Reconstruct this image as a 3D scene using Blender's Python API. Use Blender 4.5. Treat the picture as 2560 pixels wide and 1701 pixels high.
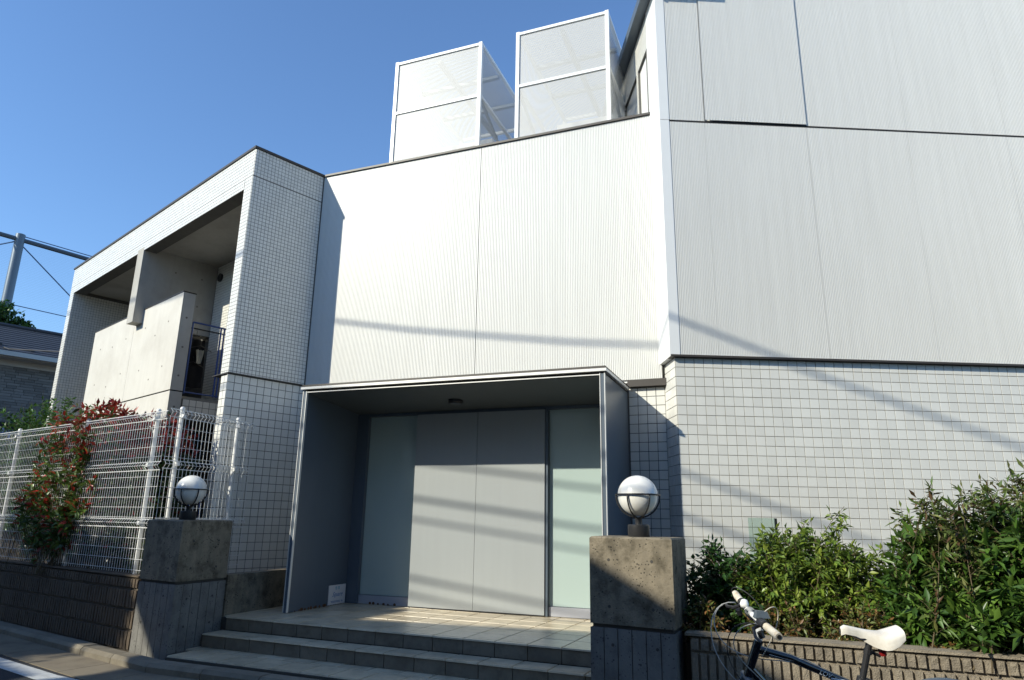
import bpy, math, random
import numpy as np
from mathutils import Matrix, Vector

# ------------------------------------------------------------------ reset
for o in list(bpy.data.objects):
    bpy.data.objects.remove(o)
S = bpy.context.scene
C = S.collection
random.seed(7)
RNG = np.random.default_rng(11)
rad = math.radians

# ------------------------------------------------------------------ camera
CAMZ = 1.36
PITCH, ROLL = rad(14.74), rad(0.948)
cp, sp, cr, sr = math.cos(PITCH), math.sin(PITCH), math.cos(ROLL), math.sin(ROLL)
c_right = np.array([1, 0, 0.]); c_fwd = np.array([0, cp, sp]); c_up = np.array([0, -sp, cp])
c_r = c_right * cr + c_up * sr
c_u = -c_right * sr + c_up * cr
cam_d = bpy.data.cameras.new('camera')
cam_d.sensor_width = 36.0; cam_d.lens = 24.0
cam_d.clip_start = 0.05; cam_d.clip_end = 2000
cam = bpy.data.objects.new('camera', cam_d); C.objects.link(cam)
M = Matrix.Identity(4)
for i in range(3):
    M[i][0] = c_r[i]; M[i][1] = c_u[i]; M[i][2] = -c_fwd[i]
M[2][3] = CAMZ
cam.matrix_world = M
S.camera = cam
S.render.resolution_x, S.render.resolution_y = 1024, 680

# ------------------------------------------------------------------ light
SUN_AZ, SUN_EL = -121.0, 29.5          # degrees clockwise from +Y, elevation
SUN = np.array([math.sin(rad(SUN_AZ)) * math.cos(rad(SUN_EL)), math.cos(rad(SUN_AZ)) * math.cos(rad(SUN_EL)), math.sin(rad(SUN_EL))])
W = bpy.data.worlds.new('World'); S.world = W; W.use_nodes = True
wn = W.node_tree.nodes; wl = W.node_tree.links
wn.clear()
sky = wn.new('ShaderNodeTexSky'); sky.sky_type = 'NISHITA'; sky.sun_disc = False
sky.sun_elevation = rad(SUN_EL); sky.sun_rotation = rad(SUN_AZ)
sky.altitude = 50; sky.air_density = 1.15; sky.dust_density = 0.2; sky.ozone_density = 6.8
bg = wn.new('ShaderNodeBackground'); bg.inputs['Strength'].default_value = 0.15
wo = wn.new('ShaderNodeOutputWorld')
wl.new(sky.outputs[0], bg.inputs[0]); wl.new(bg.outputs[0], wo.inputs[0])
sd_ = bpy.data.lights.new('sun', 'SUN'); sd_.energy = 3.9; sd_.angle = rad(0.53); sd_.color = (1.0, 0.955, 0.80)
so = bpy.data.objects.new('sun', sd_); C.objects.link(so)
so.rotation_euler = Vector(SUN).to_track_quat('Z', 'Y').to_euler()
so.location = (-30, -18, 30)
S.view_settings.view_transform = 'Standard'; S.view_settings.look = 'None'
S.view_settings.exposure = 0.57; S.view_settings.gamma = 1.0
S.view_settings.use_curve_mapping = False

# ------------------------------------------------------------------ materials
MATS = {}
def mat(name, col, rough=0.6, metal=0.0, spec=0.5, var=0.0, scale=8.0, bump=0.0, bscale=60.0, coat=0.0,
        streak=0.0, island=0.0, objrand=0.0, stain=None, stain_scale=3.0, stain_amt=0.0, attr=False, trans=0.0, speck=0.0, speck_scale=45.0):
    m = bpy.data.materials.new(name); m.use_nodes = True
    nt = m.node_tree; N = nt.nodes; L = nt.links
    b = N['Principled BSDF']
    b.inputs['Roughness'].default_value = rough; b.inputs['Metallic'].default_value = metal
    b.inputs['Specular IOR Level'].default_value = spec
    b.inputs['Coat Weight'].default_value = coat; b.inputs['Coat Roughness'].default_value = 0.05
    c4 = (*col, 1.0)
    rgb = N.new('ShaderNodeRGB'); rgb.outputs[0].default_value = c4
    cur = rgb.outputs[0]
    if attr:
        at = N.new('ShaderNodeVertexColor'); at.layer_name = 'Col'; cur = at.outputs[0]
    tc = N.new('ShaderNodeNewGeometry')
    pos = tc.outputs['Position']
    def mulv(cur, fac_socket, lo, hi):
        mr = N.new('ShaderNodeMapRange'); mr.inputs['To Min'].default_value = lo; mr.inputs['To Max'].default_value = hi
        L.new(fac_socket, mr.inputs['Value'])
        hs = N.new('ShaderNodeHueSaturation'); L.new(cur, hs.inputs['Color']); L.new(mr.outputs[0], hs.inputs['Value'])
        return hs.outputs[0]
    if var:
        n = N.new('ShaderNodeTexNoise'); n.inputs['Scale'].default_value = scale; n.inputs['Detail'].default_value = 6
        n.inputs['Roughness'].default_value = 0.65
        L.new(pos, n.inputs['Vector']); cur = mulv(cur, n.outputs[0], 1 - var, 1 + var)
    if streak:
        mp = N.new('ShaderNodeMapping'); mp.inputs['Scale'].default_value = (14, 14, 0.7)
        L.new(pos, mp.inputs['Vector'])
        n = N.new('ShaderNodeTexNoise'); n.inputs['Scale'].default_value = 1.0; n.inputs['Detail'].default_value = 5
        L.new(mp.outputs[0], n.inputs['Vector']); cur = mulv(cur, n.outputs[0], 1 - streak, 1 + streak)
    if island:
        cur = mulv(cur, tc.outputs['Random Per Island'], 1 - island, 1 + island)
    if objrand:
        oi = N.new('ShaderNodeObjectInfo'); cur = mulv(cur, oi.outputs['Random'], 1 - objrand, 1 + objrand)
    if stain:
        n = N.new('ShaderNodeTexNoise'); n.inputs['Scale'].default_value = stain_scale; n.inputs['Detail'].default_value = 8
        n.inputs['Roughness'].default_value = 0.7
        L.new(pos, n.inputs['Vector'])
        rp = N.new('ShaderNodeValToRGB'); rp.color_ramp.elements[0].position = 0.46; rp.color_ramp.elements[1].position = 0.68
        L.new(n.outputs[0], rp.inputs[0])
        mm = N.new('ShaderNodeMath'); mm.operation = 'MULTIPLY'; mm.inputs[1].default_value = stain_amt
        L.new(rp.outputs[0], mm.inputs[0])
        mx = N.new('ShaderNodeMix'); mx.data_type = 'RGBA'
        L.new(mm.outputs[0], mx.inputs['Factor']); L.new(cur, mx.inputs['A']); mx.inputs['B'].default_value = (*stain, 1)
        cur = mx.outputs['Result']
    if speck:      # pits and blowholes
        n = N.new('ShaderNodeTexVoronoi'); n.inputs['Scale'].default_value = speck_scale
        L.new(pos, n.inputs['Vector'])
        n2 = N.new('ShaderNodeTexNoise'); n2.inputs['Scale'].default_value = speck_scale * .3; L.new(pos, n2.inputs['Vector'])
        su = N.new('ShaderNodeMath'); su.operation = 'MULTIPLY_ADD'; L.new(n2.outputs[0], su.inputs[0]); su.inputs[1].default_value = -.9; L.new(n.outputs['Distance'], su.inputs[2])
        rp = N.new('ShaderNodeValToRGB'); rp.color_ramp.elements[0].position = 0.0; rp.color_ramp.elements[1].position = 0.07
        rp.color_ramp.elements[0].color = (1 - speck, 1 - speck, 1 - speck, 1); rp.color_ramp.elements[1].color = (1, 1, 1, 1)
        ad = N.new('ShaderNodeMath'); ad.operation = 'ADD'; ad.inputs[1].default_value = .33; L.new(su.outputs[0], ad.inputs[0]); L.new(ad.outputs[0], rp.inputs[0])
        mx = N.new('ShaderNodeMix'); mx.data_type = 'RGBA'; mx.blend_type = 'MULTIPLY'; mx.inputs['Factor'].default_value = 1.0
        L.new(cur, mx.inputs['A']); L.new(rp.outputs[0], mx.inputs['B']); cur = mx.outputs['Result']
    L.new(cur, b.inputs['Base Color'])
    if bump:
        n = N.new('ShaderNodeTexNoise'); n.inputs['Scale'].default_value = bscale; n.inputs['Detail'].default_value = 5
        L.new(pos, n.inputs['Vector'])
        bp = N.new('ShaderNodeBump'); bp.inputs['Strength'].default_value = bump; bp.inputs['Distance'].default_value = 0.01
        L.new(n.outputs[0], bp.inputs['Height']); L.new(bp.outputs[0], b.inputs['Normal'])
    if trans:
        tb = N.new('ShaderNodeBsdfTranslucent'); L.new(cur, tb.inputs[0])
        ms = N.new('ShaderNodeMixShader'); ms.inputs[0].default_value = trans
        L.new(b.outputs[0], ms.inputs[1]); L.new(tb.outputs[0], ms.inputs[2])
        L.new(ms.outputs[0], N['Material Output'].inputs[0])
    MATS[name] = m
    return m

mat('white_tile', (0.69, 0.68, 0.63), 0.28, var=0.05, scale=1.3, island=0.05, objrand=0.05, streak=0.03)
mat('grout', (0.12, 0.115, 0.105), 0.9, var=0.25, scale=9)
mat('pale_grout', (0.30, 0.265, 0.215), 0.9, var=0.3, scale=5)
mat('white_metal', (0.695, 0.69, 0.655), 0.45, var=0.02, scale=1.5, streak=0.075)
mat('smooth_white', (0.78, 0.785, 0.77), 0.35, var=0.02)
mat('dark_flashing', (0.045, 0.037, 0.03), 0.5, var=0.2)
mat('black_gap', (0.012, 0.012, 0.014), 0.9)
mat('concrete', (0.40, 0.385, 0.35), 0.85, var=0.10, scale=3.5, streak=0.10, bump=0.15, bscale=90, stain=(0.20, 0.18, 0.15), stain_scale=1.6, stain_amt=0.35)
mat('fair_concrete', (0.56, 0.54, 0.49), 0.8, var=0.06, scale=2.5, streak=0.07, bump=0.08, bscale=70, stain=(0.36, 0.33, 0.28), stain_scale=1.2, stain_amt=0.35)
mat('dark_concrete', (0.205, 0.172, 0.122), 0.85, var=0.35, scale=11, streak=0.42, bump=0.35, bscale=70, stain=(0.045, 0.036, 0.02), stain_scale=6.5, stain_amt=0.85, speck=0.75)
mat('board_concrete', (0.175, 0.168, 0.152), 0.85, var=0.15, scale=6, streak=0.22, bump=0.25, bscale=80, stain=(0.08, 0.075, 0.07), stain_scale=4.5, stain_amt=0.7, speck=0.6)
mat('tie_hole', (0.06, 0.055, 0.048), 0.9)
mat('pale_hole', (0.20, 0.185, 0.16), 0.9)
mat('porch_paint', (0.09, 0.115, 0.145), 0.35, var=0.06, scale=2.5, streak=0.04, stain=(0.10, 0.055, 0.025), stain_scale=5, stain_amt=0.0)
mat('door_paint', (0.325, 0.345, 0.35), 0.4, var=0.04, scale=1.2, streak=0.04)
mat('base_paint', (0.38, 0.39, 0.43), 0.4, var=0.08, scale=6)
mat('rust', (0.13, 0.06, 0.022), 0.9, var=0.4, scale=40)
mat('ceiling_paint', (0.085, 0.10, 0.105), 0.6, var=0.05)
mat('silver_trim', (0.72, 0.71, 0.68), 0.35, metal=0.25, var=0.03)
mat('frosted_glass', (0.41, 0.50, 0.475), 0.12, spec=0.6, coat=1.0, var=0.02, scale=0.8)
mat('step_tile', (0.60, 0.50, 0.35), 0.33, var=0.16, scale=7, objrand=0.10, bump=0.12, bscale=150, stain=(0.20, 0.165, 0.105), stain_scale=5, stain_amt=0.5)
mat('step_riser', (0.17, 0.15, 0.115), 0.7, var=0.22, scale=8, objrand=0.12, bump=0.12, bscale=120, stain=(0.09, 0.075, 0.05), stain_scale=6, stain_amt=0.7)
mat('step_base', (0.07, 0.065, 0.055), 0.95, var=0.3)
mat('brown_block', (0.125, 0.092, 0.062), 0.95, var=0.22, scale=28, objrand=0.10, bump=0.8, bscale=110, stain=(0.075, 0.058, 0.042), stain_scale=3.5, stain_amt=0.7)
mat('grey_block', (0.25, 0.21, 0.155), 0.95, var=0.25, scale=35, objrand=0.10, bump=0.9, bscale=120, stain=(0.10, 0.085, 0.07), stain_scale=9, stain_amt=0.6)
mat('mortar', (0.16, 0.14, 0.115), 0.95, var=0.3, scale=20)
mat('asphalt', (0.026, 0.026, 0.028), 0.9, var=0.35, scale=30, bump=0.6, bscale=220)
mat('road_paint', (0.50, 0.51, 0.51), 0.7, var=0.12, scale=20, stain=(0.2, 0.2, 0.2), stain_scale=14, stain_amt=0.5)
mat('gutter_concrete', (0.20, 0.165, 0.115), 0.9, var=0.2, scale=10, bump=0.2, bscale=100, stain=(0.10, 0.075, 0.05), stain_scale=2.5, stain_amt=0.75)
mat('kerb_concrete', (0.19, 0.165, 0.125), 0.9, var=0.2, scale=12, objrand=0.12, bump=0.25, bscale=90, stain=(0.11, 0.09, 0.06), stain_scale=4, stain_amt=0.6)
mat('soil', (0.07, 0.05, 0.032), 0.95, var=0.4, scale=15, bump=0.6, bscale=50)
mat('fence_white', (0.74, 0.74, 0.72), 0.4, var=0.04)
mat('globe', (0.78, 0.765, 0.72), 0.25, spec=0.6, coat=0.3, var=0.03, scale=14)
mat('black_metal', (0.022, 0.022, 0.024), 0.42, var=0.2, scale=20)
mat('bike_black', (0.008, 0.009, 0.013), 0.12, coat=1.0)
mat('rubber', (0.016, 0.016, 0.016), 0.75, var=0.2)
mat('saddle_white', (0.76, 0.72, 0.65), 0.42, var=0.05, scale=20, stain=(0.45, 0.36, 0.26), stain_scale=14, stain_amt=0.3)
mat('grip_white', (0.74, 0.68, 0.56), 0.5, var=0.1, scale=30, stain=(0.42, 0.28, 0.13), stain_scale=18, stain_amt=0.7)
mat('chrome', (0.6, 0.6, 0.6), 0.25, metal=1.0)
mat('cable_grey', (0.45, 0.45, 0.43), 0.5)
mat('red_plastic', (0.22, 0.012, 0.012), 0.3)
mat('blue_rail', (0.055, 0.10, 0.30), 0.4, var=0.08)
mat('black_cloth', (0.012, 0.012, 0.015), 0.95, var=0.3, scale=30)
mat('cream_cloth', (0.6, 0.57, 0.48), 0.9, var=0.06)
mat('dark_interior', (0.02, 0.02, 0.022), 0.9)  # near-black, the shade inside openings put into the colour
mat('stem', (0.10, 0.075, 0.04), 0.9, var=0.3, scale=30)
mat('bark', (0.11, 0.085, 0.06), 0.95, var=0.35, scale=20, bump=0.6)
mat('leaf', (0.1, 0.2, 0.05), 0.38, spec=0.5, attr=True, trans=0.28)
mat('slate_roof', (0.05, 0.052, 0.06), 0.55, var=0.15, scale=4)
mat('brown_roof', (0.07, 0.055, 0.045), 0.7, var=0.2, scale=6)
mat('house_wall', (0.45, 0.42, 0.36), 0.85, var=0.06, scale=2)
mat('brick_siding', (0.20, 0.195, 0.18), 0.85, var=0.15, scale=14, island=0.22)
mat('trim_cream', (0.55, 0.54, 0.50), 0.6)
mat('galvanised', (0.135, 0.165, 0.195), 0.4, metal=0.4, var=0.08)
mat('wire', (0.03, 0.03, 0.032), 0.6)
mat('blue_wire', (0.10, 0.17, 0.30), 0.6)
mat('sign_white', (0.72, 0.70, 0.70), 0.45)
mat('sign_teal', (0.10, 0.36, 0.46), 0.5)
mat('sign_blue', (0.08, 0.18, 0.40), 0.5)
mat('pole_concrete', (0.36, 0.35, 0.33), 0.85, var=0.1)
mat('dark_edge', (0.010, 0.014, 0.013), 0.3)
mat('book_pale', (0.35, 0.38, 0.5), 0.8, island=0.6)

def glass_mat(name, col, alpha, rough=0.02):
    m = bpy.data.materials.new(name); m.use_nodes = True
    N = m.node_tree.nodes; L = m.node_tree.links
    for n in list(N): N.remove(n)
    out = N.new('ShaderNodeOutputMaterial')
    t = N.new('ShaderNodeBsdfTransparent'); t.inputs[0].default_value = (*col, 1)
    g = N.new('ShaderNodeBsdfGlossy'); g.inputs['Roughness'].default_value = rough; g.inputs[0].default_value = (0.9, 0.95, 0.95, 1)
    f = N.new('ShaderNodeFresnel'); f.inputs[0].default_value = 1.5
    ad = N.new('ShaderNodeMath'); ad.operation = 'ADD'; ad.inputs[1].default_value = alpha
    L.new(f.outputs[0], ad.inputs[0])
    mx = N.new('ShaderNodeMixShader')
    L.new(ad.outputs[0], mx.inputs[0]); L.new(t.outputs[0], mx.inputs[1]); L.new(g.outputs[0], mx.inputs[2])
    L.new(mx.outputs[0], out.inputs[0]); MATS[name] = m
glass_mat('sheet_glass', (0.84, 0.93, 0.89), 0.02)
glass_mat('window_glass', (0.30, 0.40, 0.38), 0.18)

def perf_mat(name, col, pitch, hole, u, v):
    """perforated sheet: round holes on a staggered grid in the sheet's own metres (u, v axes)"""
    m = bpy.data.materials.new(name); m.use_nodes = True
    N = m.node_tree.nodes; L = m.node_tree.links
    b = N['Principled BSDF']; b.inputs['Base Color'].default_value = (*col, 1); b.inputs['Roughness'].default_value = 0.45
    geo = N.new('ShaderNodeNewGeometry')
    def dotn(ax, off):
        d = N.new('ShaderNodeVectorMath'); d.operation = 'DOT_PRODUCT'; L.new(geo.outputs['Position'], d.inputs[0]); d.inputs[1].default_value = ax
        a = N.new('ShaderNodeMath'); a.operation = 'MULTIPLY_ADD'; L.new(d.outputs['Value'], a.inputs[0]); a.inputs[1].default_value = 1 / pitch; a.inputs[2].default_value = off
        f = N.new('ShaderNodeMath'); f.operation = 'FRACT'; L.new(a.outputs[0], f.inputs[0])
        s = N.new('ShaderNodeMath'); s.operation = 'SUBTRACT'; L.new(f.outputs[0], s.inputs[0]); s.inputs[1].default_value = 0.5
        p = N.new('ShaderNodeMath'); p.operation = 'MULTIPLY'; L.new(s.outputs[0], p.inputs[0]); L.new(s.outputs[0], p.inputs[1])
        return p.outputs[0]
    fac = None
    for off in (0.0, 0.5):
        a = N.new('ShaderNodeMath'); a.operation = 'ADD'; L.new(dotn(u, off), a.inputs[0]); L.new(dotn(v, off), a.inputs[1])
        lt = N.new('ShaderNodeMath'); lt.operation = 'LESS_THAN'; L.new(a.outputs[0], lt.inputs[0]); lt.inputs[1].default_value = hole * hole
        if fac is None: fac = lt.outputs[0]
        else:
            mx = N.new('ShaderNodeMath'); mx.operation = 'MAXIMUM'; L.new(fac, mx.inputs[0]); L.new(lt.outputs[0], mx.inputs[1]); fac = mx.outputs[0]
    t = N.new('ShaderNodeBsdfTransparent'); ms = N.new('ShaderNodeMixShader')
    L.new(fac, ms.inputs[0]); L.new(b.outputs[0], ms.inputs[1]); L.new(t.outputs[0], ms.inputs[2])
    L.new(ms.outputs[0], N['Material Output'].inputs[0]); MATS[name] = m

# ------------------------------------------------------------------ geometry helpers
def V(*a): return np.array(a, float)
def dirh(deg): return V(math.sin(rad(deg)), math.cos(rad(deg)), 0)

class Fr:
    """vertical frame: origin xy, along heading (deg clockwise from +Y), outward normal side"""
    def __init__(s, o, heading, n=None):
        s.o = V(o[0], o[1], 0); s.d = dirh(heading)
        nn = V(s.d[1], -s.d[0], 0)
        s.n = nn if (n is None or nn @ V(n[0], n[1], 0) > 0) else -nn
    def P(s, a, out, z): return s.o + s.d * a + s.n * out + V(0, 0, z)
    def ang(s): return math.atan2(s.d[1], s.d[0])

class MB:
    def __init__(s): s.v = []; s.f = []; s.mi = []; s.col = []
    def add(s, pts, faces, mi=0):
        k = len(s.v); s.v += [tuple(map(float, p)) for p in pts]
        for f in faces: s.f.append(tuple(k + i for i in f)); s.mi.append(mi)
        return s
    def hexa(s, p, mi=0):   # p: 4 bottom, 4 top (ccw)
        return s.add(p, [(0, 3, 2, 1), (4, 5, 6, 7), (0, 1, 5, 4), (1, 2, 6, 5), (2, 3, 7, 6), (3, 0, 4, 7)], mi)
    def boxF(s, fr, a0, a1, o0, o1, z0, z1, mi=0):
        return s.hexa([fr.P(a0, o0, z0), fr.P(a1, o0, z0), fr.P(a1, o1, z0), fr.P(a0, o1, z0),
                       fr.P(a0, o0, z1), fr.P(a1, o0, z1), fr.P(a1, o1, z1), fr.P(a0, o1, z1)], mi)
    def box(s, x0, x1, y0, y1, z0, z1, mi=0):
        return s.hexa([(x0, y0, z0), (x1, y0, z0), (x1, y1, z0), (x0, y1, z0), (x0, y0, z1), (x1, y0, z1), (x1, y1, z1), (x0, y1, z1)], mi)
    def prism(s, poly, z0, z1, mi=0):
        n = len(poly)
        pts = [(p[0], p[1], z0) for p in poly] + [(p[0], p[1], z1) for p in poly]
        s.add(pts, [tuple(range(n))[::-1], tuple(range(n, 2 * n))] + [(i, (i + 1) % n, n + (i + 1) % n, n + i) for i in range(n)], mi)
        return s
    def tube(s, path, r, n=6, closed=False, mi=0, caps=True):
        path = [V(*p) for p in path]; m = len(path)
        rs = r if hasattr(r, '__len__') else [r] * m
        rings = []; up = None
        for i in range(m):
            a = path[(i - 1) % m] if (closed or i > 0) else path[i]
            b = path[(i + 1) % m] if (closed or i < m - 1) else path[i]
            t = b - a; t = t / (np.linalg.norm(t) + 1e-12)
            if up is None:
                up = V(0, 0, 1) if abs(t[2]) < 0.9 else V(1, 0, 0)
            x = np.cross(t, up); x /= np.linalg.norm(x) + 1e-12; y = np.cross(x, t); up = y
            rings.append([path[i] + rs[i] * (x * math.cos(2 * math.pi * k / n) + y * math.sin(2 * math.pi * k / n)) for k in range(n)])
        pts = [p for rg in rings for p in rg]; fs = []
        for i in range(m if closed else m - 1):
            j = (i + 1) % m
            for k in range(n):
                fs.append((i * n + k, i * n + (k + 1) % n, j * n + (k + 1) % n, j * n + k))
        if caps and not closed:
            fs.append(tuple(range(n))[::-1]); fs.append(tuple((m - 1) * n + k for k in range(n)))
        return s.add(pts, fs, mi)
    def lathe(s, c, prof, n=24, mi=0):
        pts = []; fs = []; m = len(prof)
        for r, z in prof:
            for k in range(n):
                a = 2 * math.pi * k / n
                pts.append((c[0] + r * math.cos(a), c[1] + r * math.sin(a), c[2] + z))
        for i in range(m - 1):
            for k in range(n):
                fs.append((i * n + k, i * n + (k + 1) % n, (i + 1) * n + (k + 1) % n, (i + 1) * n + k))
        fs.append(tuple(range(n))[::-1]); fs.append(tuple((m - 1) * n + k for k in range(n)))
        return s.add(pts, fs, mi)
    def disc(s, c, nrm, r, h, n=10, mi=0):
        nrm = V(*nrm); nrm = nrm / np.linalg.norm(nrm)
        return s.tube([V(*c), V(*c) + nrm * h], r, n, mi=mi)

BASE = {}
def _mesh(mb, name, mats, origin, smooth):
    me = bpy.data.meshes.new(name)
    vv = np.array(mb.v) - origin
    me.from_pydata([tuple(x) for x in vv], [], mb.f)
    for m in (mats if isinstance(mats, (list, tuple)) else [mats]): me.materials.append(MATS[m])
    if any(mb.mi): me.polygons.foreach_set('material_index', mb.mi)
    if smooth:
        me.polygons.foreach_set('use_smooth', [True] * len(me.polygons))
    me.update()
    return me
def obj(name, mb, mats, parent=None, smooth=False):
    if parent is None:
        a = np.array(mb.v); origin = V((a[:, 0].min() + a[:, 0].max()) / 2, (a[:, 1].min() + a[:, 1].max()) / 2, a[:, 2].min())
    else: origin = BASE[parent.name]
    me = _mesh(mb, name, mats, origin, smooth)
    o = bpy.data.objects.new(name, me); C.objects.link(o)
    if parent is None: o.location = origin
    else: o.parent = parent
    BASE[o.name] = origin
    if smooth == 'auto':
        md = o.modifiers.new('es', 'EDGE_SPLIT'); md.split_angle = rad(35)
    return o
def tag(o, label, cat, group=None, kind=None):
    if label: o['label'] = label
    if cat: o['category'] = cat
    if group: o['group'] = group
    if kind: o['kind'] = kind
    return o
def thing(name, label, cat, loc, group=None, kind=None):
    o = bpy.data.objects.new(name, None); C.objects.link(o); o.location = loc; o.empty_display_size = 0.2
    BASE[o.name] = V(*loc)
    return tag(o, label, cat, group, kind)
def inst(name, me, parent, loc, rz=0.0, scale=None):
    o = bpy.data.objects.new(name, me); C.objects.link(o); o.parent = parent
    o.location = V(*loc) - BASE[parent.name]; o.rotation_euler = (0, 0, rz)
    if scale: o.scale = scale
    return o
def copy_tree(o, loc, parent=None):
    c = o.copy(); C.objects.link(c)
    if parent is None: c.location = loc
    else: c.parent = parent
    BASE[c.name] = V(*loc)
    for ch in list(o.children): copy_tree(ch, loc, c)
    return c
def project(p):
    q = V(*p) - V(0, 0, CAMZ); d = q @ c_fwd
    return (0.5 + (q @ c_r) / d * 24 / 36, 0.5 * 1701 / 2560 - (q @ c_u) / d * 24 / 36, d)

# tiles: chamfered plates standing 4 mm proud of the grout
def tile_geo(mb, fr, a, z, w, h, out, t=0.003, ch=0.0012):
    A0, A1, Z0, Z1 = a, a + w, z, z + h
    p = [fr.P(A0, out, Z0), fr.P(A1, out, Z0), fr.P(A1, out, Z1), fr.P(A0, out, Z1),
         fr.P(A0 + ch, out + t, Z0 + ch), fr.P(A1 - ch, out + t, Z0 + ch), fr.P(A1 - ch, out + t, Z1 - ch), fr.P(A0 + ch, out + t, Z1 - ch)]
    f = [(4, 5, 6, 7), (0, 1, 5, 4), (1, 2, 6, 5), (2, 3, 7, 6), (3, 0, 4, 7)]
    # orient outwards
    k = np.cross(p[5] - p[4], p[7] - p[4])
    if k @ fr.n < 0: f = [g[::-1] for g in f]
    mb.add(p, f)
def tile_cells(a0, a1, z0, z1, pitch, joint, from_top=False):
    out = []
    a = a0
    while a < a1 - 0.012:
        w = min(pitch - joint, a1 - a)
        if from_top:
            z = z1
            while z > z0 + 0.012:
                h = min(pitch - joint, z - z0); out.append((a, z - h, w, h)); z -= pitch
        else:
            z = z0
            while z < z1 - 0.012:
                h = min(pitch - joint, z1 - z); out.append((a, z, w, h)); z += pitch
        a += pitch
    return out
_tile_cache = {}
def tile_objects(parent, cells, out, fr, limit):
    """individual tile objects for the cells showing largest, the rest returned"""
    sc = []
    for c in cells:
        u, v, d = project(fr.P(c[0] + c[2] / 2, out, c[1] + c[3] / 2))
        vis = -0.01 < u < 1.01 and -0.01 < v < 0.675
        sc.append(((0 if vis else 1), d, c))
    sc.sort(key=lambda t: (t[0], t[1]))
    take = [t[2] for t in sc[:limit] if t[0] == 0]; rest = [t[2] for t in sc if t[2] not in take]
    for a, z, w, h in take:
        key = (round(w, 3), round(h, 3), round(float(fr.n @ V(fr.d[1], -fr.d[0], 0))))
        if key not in _tile_cache:
            f0 = Fr((0, 0), 90, n=(0, -1) if key[2] > 0 else (0, 1))
            mb = MB(); tile_geo(mb, f0, 0, 0, w, h, 0)
            _tile_cache[key] = _mesh(mb, 'tile', 'white_tile', V(0, 0, 0), False)
        inst('tile', _tile_cache[key], parent, fr.P(a, out, z), fr.ang())
    return rest
def tile_mesh(parent, sets, name='small_tiles'):
    mb = MB()
    for cells, out, fr in sets:
        for a, z, w, h in cells: tile_geo(mb, fr, a, z, w, h, out)
    o = obj(name, mb, 'white_tile', parent); o['kind'] = 'stuff'
    return o

def corrugated(mb, fr, a0, a1, z0, z1, out, pitch=0.0205, depth=0.007, flat=0.62, thick=0.012):
    pts = []; a = a0
    n = int((a1 - a0) / pitch)
    pitch = (a1 - a0) / n
    for i in range(n):
        b = a0 + i * pitch
        pts += [(b, 0), (b + flat * pitch, 0), (b + (flat + .14) * pitch, -depth), (b + (flat + .24) * pitch, -depth)]
    pts.append((a1, 0))
    m = len(pts)
    vs = [fr.P(p[0], out + p[1], z0) for p in pts] + [fr.P(p[0], out + p[1], z1) for p in pts]
    fs = [(i, i + 1, m + i + 1, m + i) for i in range(m - 1)]
    k = np.cross(vs[1] - vs[0], vs[m] - vs[0])
    if k @ fr.n < 0: fs = [f[::-1] for f in fs]
    mb.add(vs, fs)
    b = [fr.P(a0, out - thick, z0), fr.P(a1, out - thick, z0), fr.P(a1, out - thick, z1), fr.P(a0, out - thick, z1)]
    return mb

# ------------------------------------------------------------------ frames of the place
C12 = (-3.48, 8.235)
F1 = Fr(C12, -48.1, n=(-1, -1))            # balcony front of the apartment wing
F2 = Fr(C12, 41.9, n=(1, -1))              # its tiled flank
F3 = Fr((-2.773, 9.023), 111.3, n=(-.3, -1))   # ribbed wall over the entrance
F4 = Fr((1.652, 6.894), 87.06, n=(0, -1))  # ribbed front of the tall block
TS = Fr((1.652, 6.894), -2.94, n=(-1, 0))  # its flank
BL = Fr((-3.70, 7.24), -55, n=(-1, -1))    # left block wall
PL = Fr((-3.14, 6.87), -57.2, n=(-1, -1))  # left pillar, street face
PR = Fr((0.592, 5.22), 119.5, n=(-1, -1))  # right pillar, street face
BR = Fr((1.23, 4.95), 111.5, n=(-.3, -1))  # right block wall
STEP = Fr((-2.80, 7.40), 113.6, n=(-.4, -1))
ST = Fr((0, 0), -62, n=(-1, -1))           # street: out = metres behind the camera

# ------------------------------------------------------------------ setting: road, kerb, ground
LAND, STEP2, PLAT, KERB = 0.362, 0.237, 0.112, 0.088
mb = MB(); mb.add([(-400, -400, 0), (400, -400, 0), (400, 400, 0), (-400, 400, 0)], [(0, 1, 2, 3)])
road = tag(obj('road', mb, 'asphalt'), 'dark shaded asphalt street in front of the building', 'road', kind='structure')
# kerb line: just in front of the left wall, the steps and the right wall
kerb_path = [BL.P(9.0, 0.02, 0), BL.P(0.0, 0.10, 0), V(-3.13, 6.70, 0), PR.P(-0.02, 0.06, 0), PR.P(0.62, 0.05, 0), BR.P(7.0, 0.05, 0)]
def offset_path(path, d):
    out = []
    for i, p in enumerate(path):
        t = path[min(i + 1, len(path) - 1)] - path[max(i - 1, 0)]; t = t / np.linalg.norm(t)
        out.append(p + V(t[1], -t[0], 0) * d)
    return out
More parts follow.
